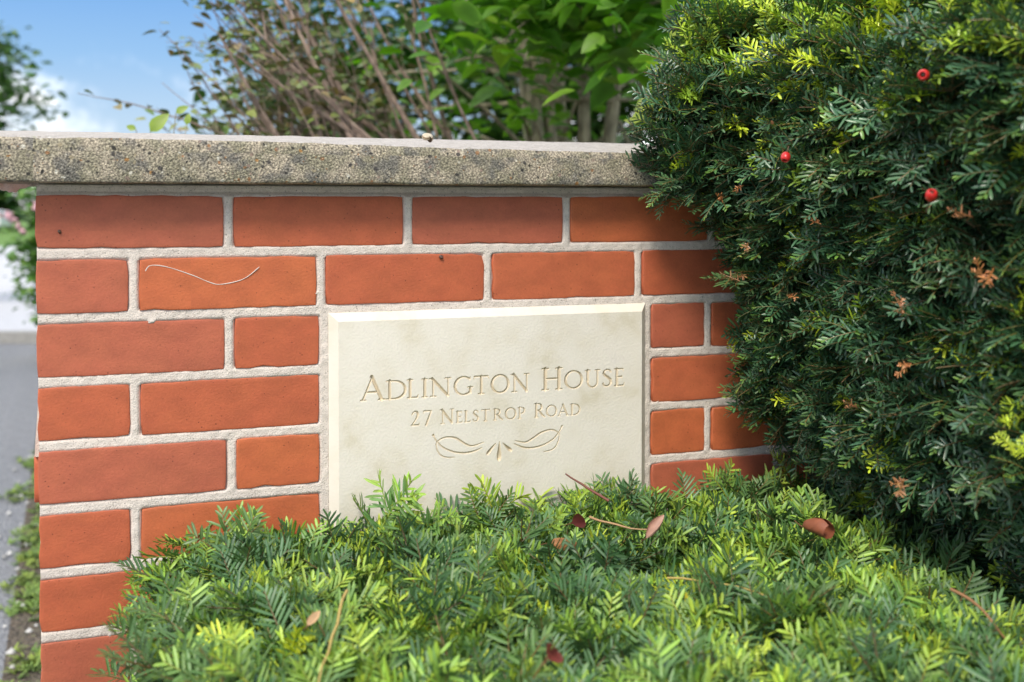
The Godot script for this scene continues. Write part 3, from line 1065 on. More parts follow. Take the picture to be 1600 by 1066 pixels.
func build_tall_yew() -> void:
	var o := thing("yew_hedge", "tall dark green yew hedge with red berries hiding the wall's end", "hedge", Vector3(1.2, 0, 0.4))
	var base := leaf_mat("yew_tall", 0.30, Color(0.16, 0.22, 0.05))
	var meshes := []
	for k in 4:
		meshes.append(yew_sprig(400 + k, 0.066, 0.0172, 0.05, DARK_OLD * 1.25, Color(0.06, 0.16, 0.035), STEM, 4, 0.2 + 0.2 * k, 0.95))
	for k in 2:
		meshes.append(yew_sprig(410 + k, 0.07, 0.0175, 0.16, DARK_OLD * 1.6, Color(0.18, 0.34, 0.03), STEM, 4, 0.3, 0.95))
	for k in 2:
		meshes.append(yew_sprig(420 + k, 0.062, 0.0155, 0.75, Color(0.08, 0.2, 0.03), YOUNG, Color(0.30, 0.30, 0.05), 3, 0.3 + 0.5 * k, 0.95))
	meshes.append(yew_sprig(430, 0.045, 0.014, 0.9, Color(0.30, 0.11, 0.04), Color(0.42, 0.18, 0.07), Color(0.25, 0.12, 0.05), 1, 0.9))
	meshes.append(yew_sprig(431, 0.05, 0.015, 0.9, Color(0.35, 0.33, 0.04), Color(0.5, 0.42, 0.05), Color(0.3, 0.2, 0.05), 1))
	var r := RandomNumberGenerator.new()
	r.seed = 4321
	var lumps := FastNoiseLite.new()
	lumps.seed = 18
	lumps.frequency = 6.0
	lumps.fractal_octaves = 2
	var spots := []
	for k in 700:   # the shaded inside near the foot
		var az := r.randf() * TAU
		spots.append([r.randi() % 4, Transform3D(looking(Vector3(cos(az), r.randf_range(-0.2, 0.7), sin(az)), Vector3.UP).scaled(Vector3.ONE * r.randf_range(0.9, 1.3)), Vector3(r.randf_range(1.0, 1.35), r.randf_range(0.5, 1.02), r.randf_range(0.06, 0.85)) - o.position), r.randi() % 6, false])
	for k in 10500:
		var s := r.randf()
		var z := r.randf_range(-0.26, 0.86)
		var pr := hedge_profile(s)
		var p2: Vector2 = pr[0]
		var n2: Vector2 = pr[1]
		if z < 0.03 and p2.y < 1.33:
			continue
		var deep := r.randf() < 0.42
		var inward := r.randf_range(0.05, 0.16) if deep else r.randf_range(0.0, 0.035)
		inward -= 0.045 * lumps.get_noise_3d(p2.x, p2.y, z) - 0.028
		if z < 0.12:
			inward -= 0.06 * smoothstep(1.16, 1.24, p2.y) * (1.0 - smoothstep(1.38, 1.46, p2.y))
		var q2 := p2 - n2 * inward
		var p := Vector3(q2.x + maxf(0.0, 0.04 - z) * 0.75, q2.y, z)
		var outw := Vector3(n2.x, n2.y, 0.0)
		var d := (outw * r.randf_range(0.25, 1.0) + Vector3(r.randf_range(-0.35, 0.35), r.randf_range(-0.25, 0.85), r.randf_range(-0.85, 0.85))).normalized()
		if z < 0.13 and p.y < 1.30 and d.z < 0.0:
			d.z = -d.z * 0.5
		if z < 0.06 and p.y < 1.3:
			p.z = 0.06
		var up := (Vector3.UP + outw * r.randf_range(0.2, 1.1) + Vector3(0, 0, r.randf_range(-0.5, 0.6))).normalized()
		var kind := r.randi() % 4
		var roll := r.randf()
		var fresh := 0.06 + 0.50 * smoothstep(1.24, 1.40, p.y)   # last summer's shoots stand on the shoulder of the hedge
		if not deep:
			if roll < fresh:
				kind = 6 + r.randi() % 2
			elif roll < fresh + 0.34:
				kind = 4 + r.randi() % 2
			elif roll > 0.990:
				kind = 8
			elif roll > 0.988:
				kind = 9
		var sc := r.randf_range(0.75, 1.2)
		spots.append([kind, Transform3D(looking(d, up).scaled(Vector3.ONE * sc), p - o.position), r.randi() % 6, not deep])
	for k in 1300:   # the end towards the drive and the far side
		var far := k % 3 == 0
		var p := Vector3(r.randf_range(1.45, 1.55), r.randf_range(0.35, 1.56), r.randf_range(0.05, 0.9)) if far else Vector3(r.randf_range(0.93, 1.5), r.randf_range(0.4, 1.52), r.randf_range(0.80, 0.90))
		var outw := Vector3.RIGHT if far else Vector3.BACK
		var d := (outw * r.randf_range(0.3, 1.0) + Vector3(r.randf_range(-0.7, 0.7), r.randf_range(-0.2, 0.8), r.randf_range(-0.3, 0.3))).normalized()
		spots.append([r.randi() % 6, Transform3D(looking(d, (Vector3.UP + outw * 0.5).normalized()).scaled(Vector3.ONE * r.randf_range(0.9, 1.4)), p - o.position), r.randi() % 6, false])
	# withered sprigs caught on the face
	for w in [[1.167, 0.349], [1.142, 0.218], [1.082, 0.483], [1.078, 0.50], [1.092, 0.173], [1.084, 0.31], [1.029, 0.503], [0.915, 0.51], [1.193, 0.148], [1.213, 0.187], [0.973, 0.431], [1.177, 0.597], [1.10, 0.19], [1.13, 0.62], [1.12, 0.60]]:
		var x := 0.815 + r.randf_range(0.0, 0.02)
		var d := Vector3(r.randf_range(-0.8, -0.1), r.randf_range(-0.7, 0.5), r.randf_range(-0.7, 0.9))
		spots.append([8, Transform3D(looking(d, Vector3(r.randf_range(-1, 0.5), 1, r.randf_range(-1, 1)).normalized()).scaled(Vector3.ONE * r.randf_range(0.4, 0.65)), Vector3(x, w[0], w[1]) - o.position), r.randi() % 3, true])
	# fresh shoots low on the face
	for w in [[0.968, 0.640, -0.4], [0.958, 0.655, 0.3], [0.982, 0.628, 0.8], [0.975, 0.672, -0.9]]:
		spots.append([7, Transform3D(looking(Vector3(-0.7, 0.3 + 0.3 * w[2], w[2] * 0.6 - 0.2), Vector3(-0.3, 1, 0.6 - w[2]).normalized()).scaled(Vector3.ONE * 0.5), Vector3(0.85, w[0], w[1]) - o.position), 2, true])
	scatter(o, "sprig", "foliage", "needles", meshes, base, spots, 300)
	var wood := Buf.new()
	for k in 34:
		var root := Vector3(r.randf_range(1.15, 1.4), 0.0, r.randf_range(0.1, 0.75))
		var tip := Vector3(r.randf_range(0.97, 1.2), r.randf_range(0.85, 1.5), clampf(root.z + r.randf_range(-0.35, 0.35), 0.07, 0.78))
		var mid := root.lerp(tip, 0.5) + Vector3(0.08, r.randf_range(-0.1, 0.1), r.randf_range(-0.06, 0.06))
		wood.tube([root - o.position, mid - o.position, tip - o.position], [0.014, 0.009, 0.003], 6)
	part("branches", wood.mesh(), mats.bark, o)


func build_berries() -> void:
	var cup := Buf.new()
	var prof := [[0.0, -0.0058], [0.0022, -0.0056], [0.0043, -0.0040], [0.0053, -0.0012], [0.0054, 0.0012], [0.0047, 0.0036], [0.0036, 0.0050], [0.0028, 0.0051], [0.0024, 0.0040], [0.0022, 0.0015], [0.0, 0.0010]]
	var sides := 16
	for p in prof:
		for s in sides:
			var a := TAU * s / sides
			cup.vert(Vector3(p[0] * cos(a), p[1], p[0] * sin(a)), Vector3(cos(a), 0, sin(a)))
	for k in prof.size() - 1:
		for s in sides:
			var a := k * sides + s
			var c := k * sides + (s + 1) % sides
			cup.i.append_array(PackedInt32Array([a, c, c + sides, a, c + sides, a + sides]))
	cup.smooth()
	if cup.n[4 * sides].x < 0:
		for t in range(0, cup.i.size(), 3):
			var q := cup.i[t + 1]
			cup.i[t + 1] = cup.i[t + 2]
			cup.i[t + 2] = q
		cup.smooth()
	var seed_mesh := SphereMesh.new()
	seed_mesh.radius = 0.0019
	seed_mesh.height = 0.0042
	seed_mesh.radial_segments = 10
	seed_mesh.rings = 6
	var stalk := Buf.new()
	stalk.tube([Vector3(0, -0.0052, 0), Vector3(0.001, -0.011, 0), Vector3(0.004, -0.018, 0.001)], [0.0009, 0.0007, 0.0007], 5)
	var info := [
		["red yew berry midway up the hedge, nearest the wall's coping", Vector3(0.775, 1.241, 0.362), Vector3(-0.5, -0.9, 0.4)],
		["red yew berry just above brown withered needles, lowest of the three", Vector3(0.772, 1.197, 0.600), Vector3(-0.2, 0.5, 0.5)],
		["red yew berry facing out near the hedge's top among dark needles", Vector3(0.772, 1.307, 0.588), Vector3(-0.75, -0.1, 0.65)]]
	for k in 3:
		var o := thing("yew_berry", info[k][0], "berry", info[k][1], "red berries on the yew hedge")
		var d: Vector3 = info[k][2]
		o.basis = looking(d, Vector3.UP) * Basis(Vector3(0, 0, 1), -PI / 2)
		part("cup", cup.mesh(), mats.berry, o)
		part("seed", seed_mesh, mats.seed, o, Transform3D(Basis.IDENTITY, Vector3(0, 0.0022, 0)))
		part("stalk", stalk.mesh(), mats.twig, o)


# ---------------------------------------------------------------- snails and litter
func snail(label: String, at: Vector3, size: float, pale: Color, band: Color, turn: Vector3) -> void:
	var o := thing("snail", label, "snail", at, "snails on the wall")
	o.rotation = turn
	var b := Buf.new()
	var rings := 54
	var sides := 14
	for k in rings + 1:
		var t := float(k) / rings
		var a := t * TAU * 3.2
		var grow := pow(t, 1.35)
		var c := Vector3(cos(a) * 0.50 * grow, 0.45 * (1.0 - grow) + 0.05, sin(a) * 0.50 * grow) * size
		var rad := size * (0.05 + 0.46 * grow)
		var outw := Vector3(cos(a), 0, sin(a))
		for s in sides:
			var q := TAU * s / sides
			var nn := outw * cos(q) + Vector3.UP * sin(q)
			var stripe := 1.0 if absf(fposmod(q, TAU) - 0.45) < 0.26 or absf(fposmod(q, TAU) - 5.2) < 0.5 else 0.0
			b.vert(c + nn * rad, nn, pale.lerp(band, stripe))
	for k in rings:
		for s in sides:
			var a := k * sides + s
			var c := k * sides + (s + 1) % sides
			b.quad(a, c, c + sides, a + sides)
	b.smooth()
	part("shell", b.mesh(), mats.shell, o)
	var lip := Buf.new()
	var ctr := Vector3(0.50, 0.05, 0.0).rotated(Vector3.UP, -0.2 * TAU) * size
	var e0 := lip.vert(ctr, Vector3(0, -0.3, 1), band * 0.5)
	for s in sides:
		lip.vert(b.v[rings * sides + s], Vector3(0, -0.3, 1), band * 0.5)
	for s in sides:
		lip.tri(e0, e0 + 1 + s, e0 + 1 + (s + 1) % sides)
	part("mouth", lip.mesh(), mats.shell, o)


func leaf_shape(length: float, width: float, curl: float, fold: float, col: Color, seed_: int, rows := 9, cols := 6, cut := 1.0) -> ArrayMesh:
	var r := RandomNumberGenerator.new()
	r.seed = seed_
	var b := Buf.new()
	for k in rows + 1:
		var t := float(k) / rows
		var w := width * pow(sin(PI * pow(clampf(t * cut, 0.0, 1.0), 0.8)), 0.75) * (1.0 + r.randf_range(-0.05, 0.05)) + 0.0004
		for q in cols + 1:
			var s := 2.0 * q / cols - 1.0
			var ang := s * fold
			var p := Vector3(t * length, 0, 0)
			if absf(fold) > 0.01:
				p += Vector3(0, w / fold * (1.0 - cos(ang)), w / fold * sin(ang))
			else:
				p += Vector3(0, 0, w * s)
			p.y += curl * length * t * t + r.randf_range(-0.03, 0.03) * width
			var j := r.randf_range(0.85, 1.12) * (0.78 if q == cols / 2 else 1.0)
			b.vert(p, Vector3.UP, Color(col.r * j, col.g * j, col.b * j))
	for k in rows:
		for q in cols:
			var a := k * (cols + 1) + q
			b.i.append_array(PackedInt32Array([a, a + 1, a + cols + 2, a, a + cols + 2, a + cols + 1]))
	b.smooth()
	return b.mesh()


func litter(called: String, label: String, category: String, mesh: Mesh, at: Vector3, turn: Vector3, group := "") -> void:
	var o := thing(called, label, category, at, group)
	o.rotation = turn
	part("blade" if called == "fallen_leaf" else "stem", mesh, mats.litter, o)
	if called == "fallen_leaf":
		var b := Buf.new()
		b.tube([Vector3(0, 0, 0), Vector3(-0.006, 0.001, 0.0005), Vector3(-0.013, 0.003, 0.001)], [0.0008, 0.0006, 0.0006], 5, Color(0.16, 0.07, 0.03))
		part("stalk", b.mesh(), mats.litter, o)


func stalk_mesh(length: float, rad: float, col: Color, seed_: int) -> ArrayMesh:
	var r := RandomNumberGenerator.new()
	r.seed = seed_
	var b := Buf.new()
	var pts := []
	var radii := []
	var p := Vector3.ZERO
	var d := Vector3.RIGHT
	for k in 9:
		pts.append(p)
		radii.append(rad * (1.0 - 0.5 * k / 8.0) * r.randf_range(0.9, 1.1))
		p += d * length / 8.0
		d = (d + Vector3(0, r.randf_range(-0.14, 0.12), r.randf_range(-0.22, 0.22))).normalized()
	b.tube(pts, radii, 6, col)
	return b.mesh()


func build_small_things() -> void:
	snail("white and brown banded snail shell sitting on the coping edge", Vector3(0.4645, 1.2738, 0.024), 0.0088, Color(0.50, 0.43, 0.30), Color(0.17, 0.085, 0.035), Vector3(0.55, 0.3, 0.25))
	snail("tiny dark snail at the top edge of a second-course brick above the plaque", Vector3(0.4895, 1.1208, 0.002), 0.0034, Color(0.10, 0.05, 0.035), Color(0.05, 0.025, 0.02), Vector3(1.3, 0.2, 0.3))
	snail("tiny brown snail on the top brick nearest the wall's free corner", Vector3(0.0258, 1.1574, 0.002), 0.0030, Color(0.16, 0.09, 0.06), Color(0.05, 0.03, 0.02), Vector3(1.3, 0.9, 0.1))
	# a pale rootlet stuck on a brick
	var b := Buf.new()
	var pts := []
	var radii := []
	var raw := [Vector3(0.1215, 1.1095, 0.0008), Vector3(0.1275, 1.1161, 0.0010), Vector3(0.1459, 1.1142, 0.0012), Vector3(0.1757, 1.1036, 0.0010), Vector3(0.1960, 1.0945, 0.0009), Vector3(0.2097, 1.0917, 0.0010), Vector3(0.2366, 1.0976, 0.0012), Vector3(0.2561, 1.1122, 0.0018)]
	for k in raw.size() - 1:
		for q in 5:
			pts.append(raw[k].cubic_interpolate(raw[k + 1], raw[maxi(k - 1, 0)], raw[mini(k + 2, raw.size() - 1)], q / 5.0))
			radii.append(0.00045 * (0.7 + 0.6 * absf(sin(pts.size() * 0.5))))
	pts.append(raw[-1])
	radii.append(0.0003)
	b.tube(pts, radii, 5)
	var o := thing("rootlet", "thin pale wavy rootlet stuck across a second-course brick", "rootlet", Vector3.ZERO)
	part("strand", b.mesh(), mats.thread, o)
	var red := Color(0.27, 0.085, 0.04)
	litter("fallen_leaf", "curled rust-brown dead leaf lying on the low yew beside the tall hedge", "leaf", leaf_shape(0.042, 0.028, 0.05, 2.9, red, 1, 10, 12, 0.62), Vector3(0.812, 0.824, 0.345), Vector3(0.0, -1.45, -0.12), "dead leaves on the low yew")
	litter("fallen_leaf", "orange-brown dead leaf half buried in the low yew under the plaque", "leaf", leaf_shape(0.036, 0.013, -0.5, -1.5, Color(0.40, 0.18, 0.07), 2), Vector3(0.538, 0.812, 0.262), Vector3(0.5, 0.15, 0.25), "dead leaves on the low yew")
	litter("fallen_leaf", "pinkish folded dead leaf near the plaque's lower right corner", "leaf", leaf_shape(0.034, 0.012, 0.5, 2.0, Color(0.50, 0.30, 0.22), 3), Vector3(0.635, 0.818, 0.305), Vector3(0.25, 0.6, 0.12), "dead leaves on the low yew")
	litter("fallen_leaf", "dark red dead leaf behind the orange-brown one on the low yew", "leaf", leaf_shape(0.024, 0.010, -0.3, 0.9, Color(0.11, 0.022, 0.018), 4), Vector3(0.588, 0.814, 0.205), Vector3(1.0, 0.3, 0.1), "dead leaves on the low yew")
	litter("fallen_leaf", "small buff dead leaf beside a straw stalk on the low yew", "leaf", leaf_shape(0.026, 0.0042, 0.1, 0.8, Color(0.52, 0.33, 0.17), 5), Vector3(0.232, 0.818, 0.445), Vector3(0.25, 1.0, 0.1), "dead leaves on the low yew")
	litter("fallen_leaf", "dark red dead leaf close to the camera on the low yew", "leaf", leaf_shape(0.02, 0.010, -0.2, 0.7, Color(0.16, 0.03, 0.02), 6), Vector3(0.395, 0.825, 0.605), Vector3(0.8, 0.8, 0.2), "dead leaves on the low yew")
	litter("dry_stalk", "long straw-coloured dry stalk lying at the low yew's open end", "stalk", stalk_mesh(0.18, 0.0016, Color(0.50, 0.36, 0.11), 11), Vector3(0.277, 0.830, 0.400), Vector3(0, -1.97, -0.04), "dry stalks on the low yew")
	litter("dry_stalk", "short buff bent stalk in front of the plaque's lower right", "stalk", stalk_mesh(0.075, 0.0016, Color(0.45, 0.27, 0.13), 12), Vector3(0.607, 0.822, 0.215), Vector3(0, -1.35, -0.03), "dry stalks on the low yew")
	litter("dry_stalk", "brown twig lying under the tall hedge at the low yew's edge", "stalk", stalk_mesh(0.11, 0.0018, Color(0.33, 0.17, 0.08), 13), Vector3(0.838, 0.815, 0.555), Vector3(0, -1.65, 0.0), "dry stalks on the low yew")
	litter("dry_stalk", "dark reddish twig poking up before the plaque's lower edge", "stalk", stalk_mesh(0.065, 0.0019, Color(0.20, 0.07, 0.045), 14), Vector3(0.655, 0.825, 0.165), Vector3(0, 2.3, 0.42), "dry stalks on the low yew")
	litter("dry_stalk", "yellowish stalk crossing the middle of the low yew", "stalk", stalk_mesh(0.12, 0.0013, Color(0.46, 0.34, 0.09), 15), Vector3(0.60, 0.812, 0.42), Vector3(0, -0.4, 0.0), "dry stalks on the low yew")


# ---------------------------------------------------------------- trees and shrubs behind
func broad_leaf(seed_: int, col: Color) -> ArrayMesh:
	return leaf_shape(1.0, 0.30, -0.22, 0.45, col, seed_, 5, 2)


func limb(b: Buf, r: RandomNumberGenerator, at: Vector3, d: Vector3, length: float, rad: float, wander: float, sides := 6) -> Array:
	var pts := []
	var radii := []
	var p := at
	var n := 9
	for k in n:
		pts.append(p)
		radii.append(rad * (1.0 - 0.72 * k / (n - 1)))
		p += d * length / (n - 1)
		d = (d + Vector3(r.randf_range(-1, 1), r.randf_range(-0.8, 0.9), r.randf_range(-1, 1)) * wander).normalized()
	b.tube(pts, radii, sides)
	return pts


func leaf_spot(r: RandomNumberGenerator, p: Vector3, size: float, kinds: int, single := false) -> Array:
	var az := r.randf() * TAU
	var d := Vector3(cos(az), r.randf_range(-0.6, 0.45), sin(az))
	var up := Vector3(r.randf_range(-0.7, 0.7), 1.0, r.randf_range(-0.7, 0.7)).normalized()
	return [r.randi() % kinds, Transform3D(looking(d, up).scaled(Vector3.ONE * size * r.randf_range(0.7, 1.25)), p), r.randi() % 6, single]


func crown_spots(r: RandomNumberGenerator, centre: Vector3, radii: Vector3, clumps: int, per: int, clump_r: float, size: float, kinds: int) -> Array:
	var out := []
	for k in clumps:
		var d := Vector3(r.randfn(), r.randfn(), r.randfn()).normalized() * pow(r.randf(), 0.45)
		var c := centre + d * radii
		for q in per:
			out.append(leaf_spot(r, c + Vector3(r.randfn(), r.randfn() * 0.8, r.randfn()) * clump_r, size, kinds))
	return out


func build_trees() -> void:
	var r := RandomNumberGenerator.new()
	r.seed = 99
	# the bare-stemmed shrub fanning to the left, just behind the wall
	var o := thing("fan_shrub", "leggy shrub with bare brown stems fanning out behind the coping", "shrub", site(3.6, -0.1, 0.0))
	var inv := -o.position
	var wood := Buf.new()
	var spots := []
	var rt := Vector3(cos(YAW), 0, sin(YAW))
	var fw := Vector3(sin(YAW), 0, -cos(YAW))
	for k in 110:
		var lean := deg_to_rad(r.randf_range(26, 70))
		var lat0 := r.randf_range(-0.48, 0.08)
		var start := site(3.6 + r.randf_range(-0.35, 0.6), lat0, r.randf_range(0.75, 1.15)) + inv
		var d := (-rt * sin(lean) + Vector3.UP * cos(lean) + fw * r.randf_range(-0.25, 0.25)).normalized()
		var pts := limb(wood, r, start, d, minf(r.randf_range(0.8, 1.35), (0.80 + lat0) / sin(lean)), 0.004 + 0.012 * pow(r.randf(), 1.5), 0.105)
		for q in range(3, 9):
			if r.randf() < 0.55:
				var sd: Vector3 = ((pts[q] - pts[q - 1]).normalized() + Vector3(r.randf_range(-0.7, 0.5), r.randf_range(-0.2, 0.8), r.randf_range(-0.5, 0.5))).normalized()
				var tw := limb(wood, r, pts[q], sd, r.randf_range(0.15, 0.4), 0.003, 0.16, 4)
				for w in range(2, 9):
					for m in 2:
						if r.randf() < 0.62:
							spots.append(leaf_spot(r, tw[w] + Vector3(r.randf_range(-0.02, 0.02), r.randf_range(-0.02, 0.02), 0), 0.04, 4, true))
	for k in 6:
		limb(wood, r, Vector3(r.randf_range(-0.3, 0.15), 0, r.randf_range(-0.2, 0.2)), Vector3(r.randf_range(-0.2, 0.1), 1, r.randf_range(-0.1, 0.1)).normalized(), 1.15, 0.035, 0.05)
	part("stems", wood.mesh(), mats.bark, o)
	scatter(o, "leaf", "foliage", "leaves", [broad_leaf(1, Color(0.17, 0.22, 0.07)), broad_leaf(2, Color(0.20, 0.24, 0.10)), broad_leaf(3, Color(0.28, 0.22, 0.11)), broad_leaf(4, Color(0.15, 0.24, 0.06))], leaf_mat("shrub_leaf", 0.5, Color(0.35, 0.4, 0.12)), spots, 300)

	# the multi-stemmed tree with broad bright leaves
	o = thing("broadleaf_tree", "multi-stemmed tree with large bright green leaves behind the coping", "tree", site(4.4, 0.27, 0.0))
	inv = -o.position
	wood = Buf.new()
	spots = []
	for k in 9:
		var start := Vector3(r.randf_range(-0.09, 0.09), 0.0, r.randf_range(-0.08, 0.08))
		var d := (Vector3.UP + rt * r.randf_range(-0.13, 0.1) + fw * r.randf_range(-0.1, 0.1)).normalized()
		var pts := limb(wood, r, start, d, r.randf_range(2.6, 3.2), r.randf_range(0.03, 0.055), 0.035, 8)
		for q in range(4, 9):
			for m in 2:
				var sd := (rt * r.randf_range(-1, 1.0) + Vector3.UP * r.randf_range(-0.1, 0.7) + fw * r.randf_range(-1.0, 0.6)).normalized()
				var tw := limb(wood, r, pts[q], sd, r.randf_range(0.5, 1.0), 0.010, 0.1, 5)
				for w in range(3, 9):
					for e in 2:
						spots.append(leaf_spot(r, tw[w] + Vector3(r.randfn(), r.randfn(), r.randfn()) * 0.05, 0.085, 3, true))
	# the boughs that reach over the wall
	for k in 34:
		var start := site(4.3, 0.3 + r.randf_range(-0.2, 0.2), r.randf_range(1.75, 2.3)) + inv
		var goal := site(r.randf_range(2.5, 3.5), r.randf_range(-0.12, 0.72), r.randf_range(1.58, 1.9)) + inv
		var d := (goal - start).normalized()
		var tw := limb(wood, r, start, d, (goal - start).length(), 0.010, 0.05, 5)
		for w in range(3, 9):
			for e in 8:
				spots.append(leaf_spot(r, tw[w] + Vector3(r.randfn(), r.randfn() * 0.8, r.randfn()) * 0.075, 0.09, 3, true))
	part("trunk", wood.mesh(), mats.bark_grey, o)
	scatter(o, "leaf", "crown", "leaves", [broad_leaf(11, Color(0.17, 0.38, 0.05)), broad_leaf(12, Color(0.25, 0.47, 0.06)), broad_leaf(13, Color(0.12, 0.29, 0.045))], leaf_mat("broad_leaf", 0.42, Color(0.8, 0.95, 0.3)), spots, 300)

	# a yellowing shoot close behind the tall hedge
	o = thing("yellow_shoot", "pale yellow-green leafy shoot beside the tall hedge's shoulder", "shoot", site(2.25, 0.30, 0.9))
	inv = -o.position
	wood = Buf.new()
	spots = []
	for q in [[0.27, 1.455], [0.31, 1.44], [0.29, 1.41], [0.35, 1.50], [0.33, 1.53], [0.26, 1.40]]:
		var tip := site(2.25, q[0], q[1]) + inv
		wood.tube([Vector3(0.05, 0, 0), Vector3(0.03, 0.3, 0), tip * Vector3(0.8, 0.85, 0.8), tip], [0.005, 0.004, 0.0025, 0.0012], 5)
		for e in 3:
			spots.append([e % 2, Transform3D(looking(rt * r.randf_range(-1, 0.2) + Vector3.UP * r.randf_range(-0.5, 0.4) - fw * r.randf_range(-0.2, 0.6), (Vector3.UP - fw * r.randf_range(0.3, 1.0)).normalized()).scaled(Vector3.ONE * 0.048), tip - Vector3(0, e * 0.03, 0)), 4 if e else 2, true])
	part("stems", wood.mesh(), mats.bark_grey, o)
	for s in spots:
		part("leaf", broad_leaf(21 + s[0], Color(0.34, 0.42, 0.06)), mats.broad_leaf, o, s[1])

	# a thin shoot showing its leaf tips over the coping
	o = thing("leafy_shoot", "thin shoot with a few lime leaves rising just behind the coping", "shoot", site(2.5, -0.76, 0.9))
	inv = -o.position
	wood = Buf.new()
	var lime := broad_leaf(31, Color(0.34, 0.46, 0.07))
	for q in [[-0.770, 1.345, 0.055, 0.6, 0.7], [-0.715, 1.385, 0.03, 0.9, 0.6], [-0.692, 1.36, 0.026, 0.2, 1.3], [-0.80, 1.35, 0.024, -0.7, 0.3]]:
		var tip := site(2.5, q[0], q[1]) + inv
		wood.tube([Vector3.ZERO, Vector3(tip.x * 0.5, tip.y * 0.6, tip.z * 0.5), tip], [0.003, 0.002, 0.001], 5)
		part("leaf", lime, mats.broad_leaf, o, Transform3D(looking(rt * q[3] + Vector3.UP * q[4], (Vector3.UP * 0.3 - fw).normalized()).scaled(Vector3.ONE * q[2]), tip))
	part("stem", wood.mesh(), mats.bark_grey, o)

	# dark trees filling the back of the garden
	var dark := [broad_leaf(41, Color(0.045, 0.12, 0.03)), broad_leaf(42, Color(0.06, 0.15, 0.03)), broad_leaf(43, Color(0.11, 0.20, 0.045))]
	var back_mat := leaf_mat("garden_leaf", 0.5, Color(0.6, 0.75, 0.25))
	var plan := [
		["dark bushy tree behind the fanning brown stems", 6.6, -0.75, 1.35, Vector3(0.75, 1.0, 0.7), 70, 70],
		["dark green tree behind the multi-stemmed trunk", 7.2, 0.55, 1.9, Vector3(1.0, 1.5, 0.8), 95, 75],
		["dark green tree at the far right beyond the tall hedge", 6.0, 1.75, 1.9, Vector3(0.95, 1.5, 0.8), 90, 75],
		["tall garden tree with its crown above the brown stems", 8.6, -0.35, 2.9, Vector3(1.3, 1.1, 1.0), 70, 70]]
	for q in plan:
		o = thing("garden_tree", q[0], "tree", site(q[1], q[2], 0.0), "trees at the back of the garden")
		wood = Buf.new()
		for k in 5:
			limb(wood, r, Vector3(r.randf_range(-0.1, 0.1), 0, r.randf_range(-0.1, 0.1)), Vector3(r.randf_range(-0.3, 0.3), 1, r.randf_range(-0.3, 0.3)).normalized(), q[3] + 0.6, 0.05, 0.06)
		part("trunk", wood.mesh(), mats.bark, o)
		scatter(o, "leaf", "crown", "leaves", dark, back_mat, crown_spots(r, Vector3(0, q[3], 0), q[4], q[5], q[6], 0.16, 0.10, 3), 0)

	# far tree on the left, and the trees at the end of the road
	var plan2 := [
		["blue-green tree standing alone across the road", 14.0, -6.6, 2.35, Vector3(0.75, 1.05, 0.8), 60, 80, 0.2, 0.12],
		["tall bushy tree at the end of the road", 58.0, -26.5, 2.2, Vector3(3.0, 2.6, 2.0), 60, 50, 0.6, 0.5],
		["low round tree at the far end of the verge", 62.0, -23.0, 1.8, Vector3(3.0, 2.2, 2.0), 60, 50, 0.6, 0.5]]
	for q in plan2:
		o = thing("street_tree", q[0], "tree", site(q[1], q[2], 0.0), "trees along the road")
		wood = Buf.new()
		limb(wood, r, Vector3.ZERO, Vector3.UP, q[3], 0.09, 0.03, 8)
		for k in 5:
			limb(wood, r, Vector3(0, q[3] * 0.5, 0), Vector3(r.randf_range(-1, 1), 1, r.randf_range(-1, 1)).normalized(), q[4].x * 1.2, 0.03, 0.08)
		part("trunk", wood.mesh(), mats.bark, o)
		scatter(o, "leaf", "crown", "leaves", dark, back_mat, crown_spots(r, Vector3(0, q[3], 0), q[4], q[5], q[6], q[7], q[8], 3), 0)

	# flowering bush beside the path
	o = thing("flowering_bush", "green bush with pink flowers leaning over the path", "bush", site(9.0, -3.55, 0.0))
	wood = Buf.new()
	for k in 8:
		limb(wood, r, Vector3.ZERO, Vector3(r.randf_range(-0.2, 0.2), 1, r.randf_range(-0.2, 0.2)).normalized(), 0.8, 0.012, 0.08)
	part("stems", wood.mesh(), mats.bark, o)
	var mid_leaf := [broad_leaf(51, Color(0.13, 0.28, 0.06)), broad_leaf(52, Color(0.17, 0.33, 0.07)), broad_leaf(53, Color(0.09, 0.2, 0.05))]
	scatter(o, "leaf", "foliage", "leaves", mid_leaf, back_mat, crown_spots(r, Vector3(0.05, 0.8, 0), Vector3(0.26, 0.6, 0.3), 60, 45, 0.07, 0.07, 3), 0)
	var petal := Buf.new()
	for k in 5:
		var a := TAU * k / 5
		petal.tube([Vector3.ZERO, Vector3(cos(a), 0.3, sin(a)) * 0.03, Vector3(cos(a), 0.5, sin(a)) * 0.055], [0.006, 0.022, 0.004], 6, Color(0.70, 0.40, 0.44))
	for k in 4:
		part("flower", petal.mesh(), mats.painted, o, Transform3D(Basis.from_euler(Vector3(1.0, r.randf() * TAU, 0)), site(0, r.randf_range(-0.32, 0.1), r.randf_range(0.95, 1.35)) - EYE * Vector3(1, 0, 1) - fw * 0.28))


# ---------------------------------------------------------------- ground and road
func sheet(d0: float, d1: float, l0: float, l1: float, y: float) -> ArrayMesh:
	var b := Buf.new()
	b.flat_quad(site(d0, l0, y), site(d0, l1, y), site(d1, l1, y), site(d1, l0, y), Vector3.UP)
	return b.mesh()


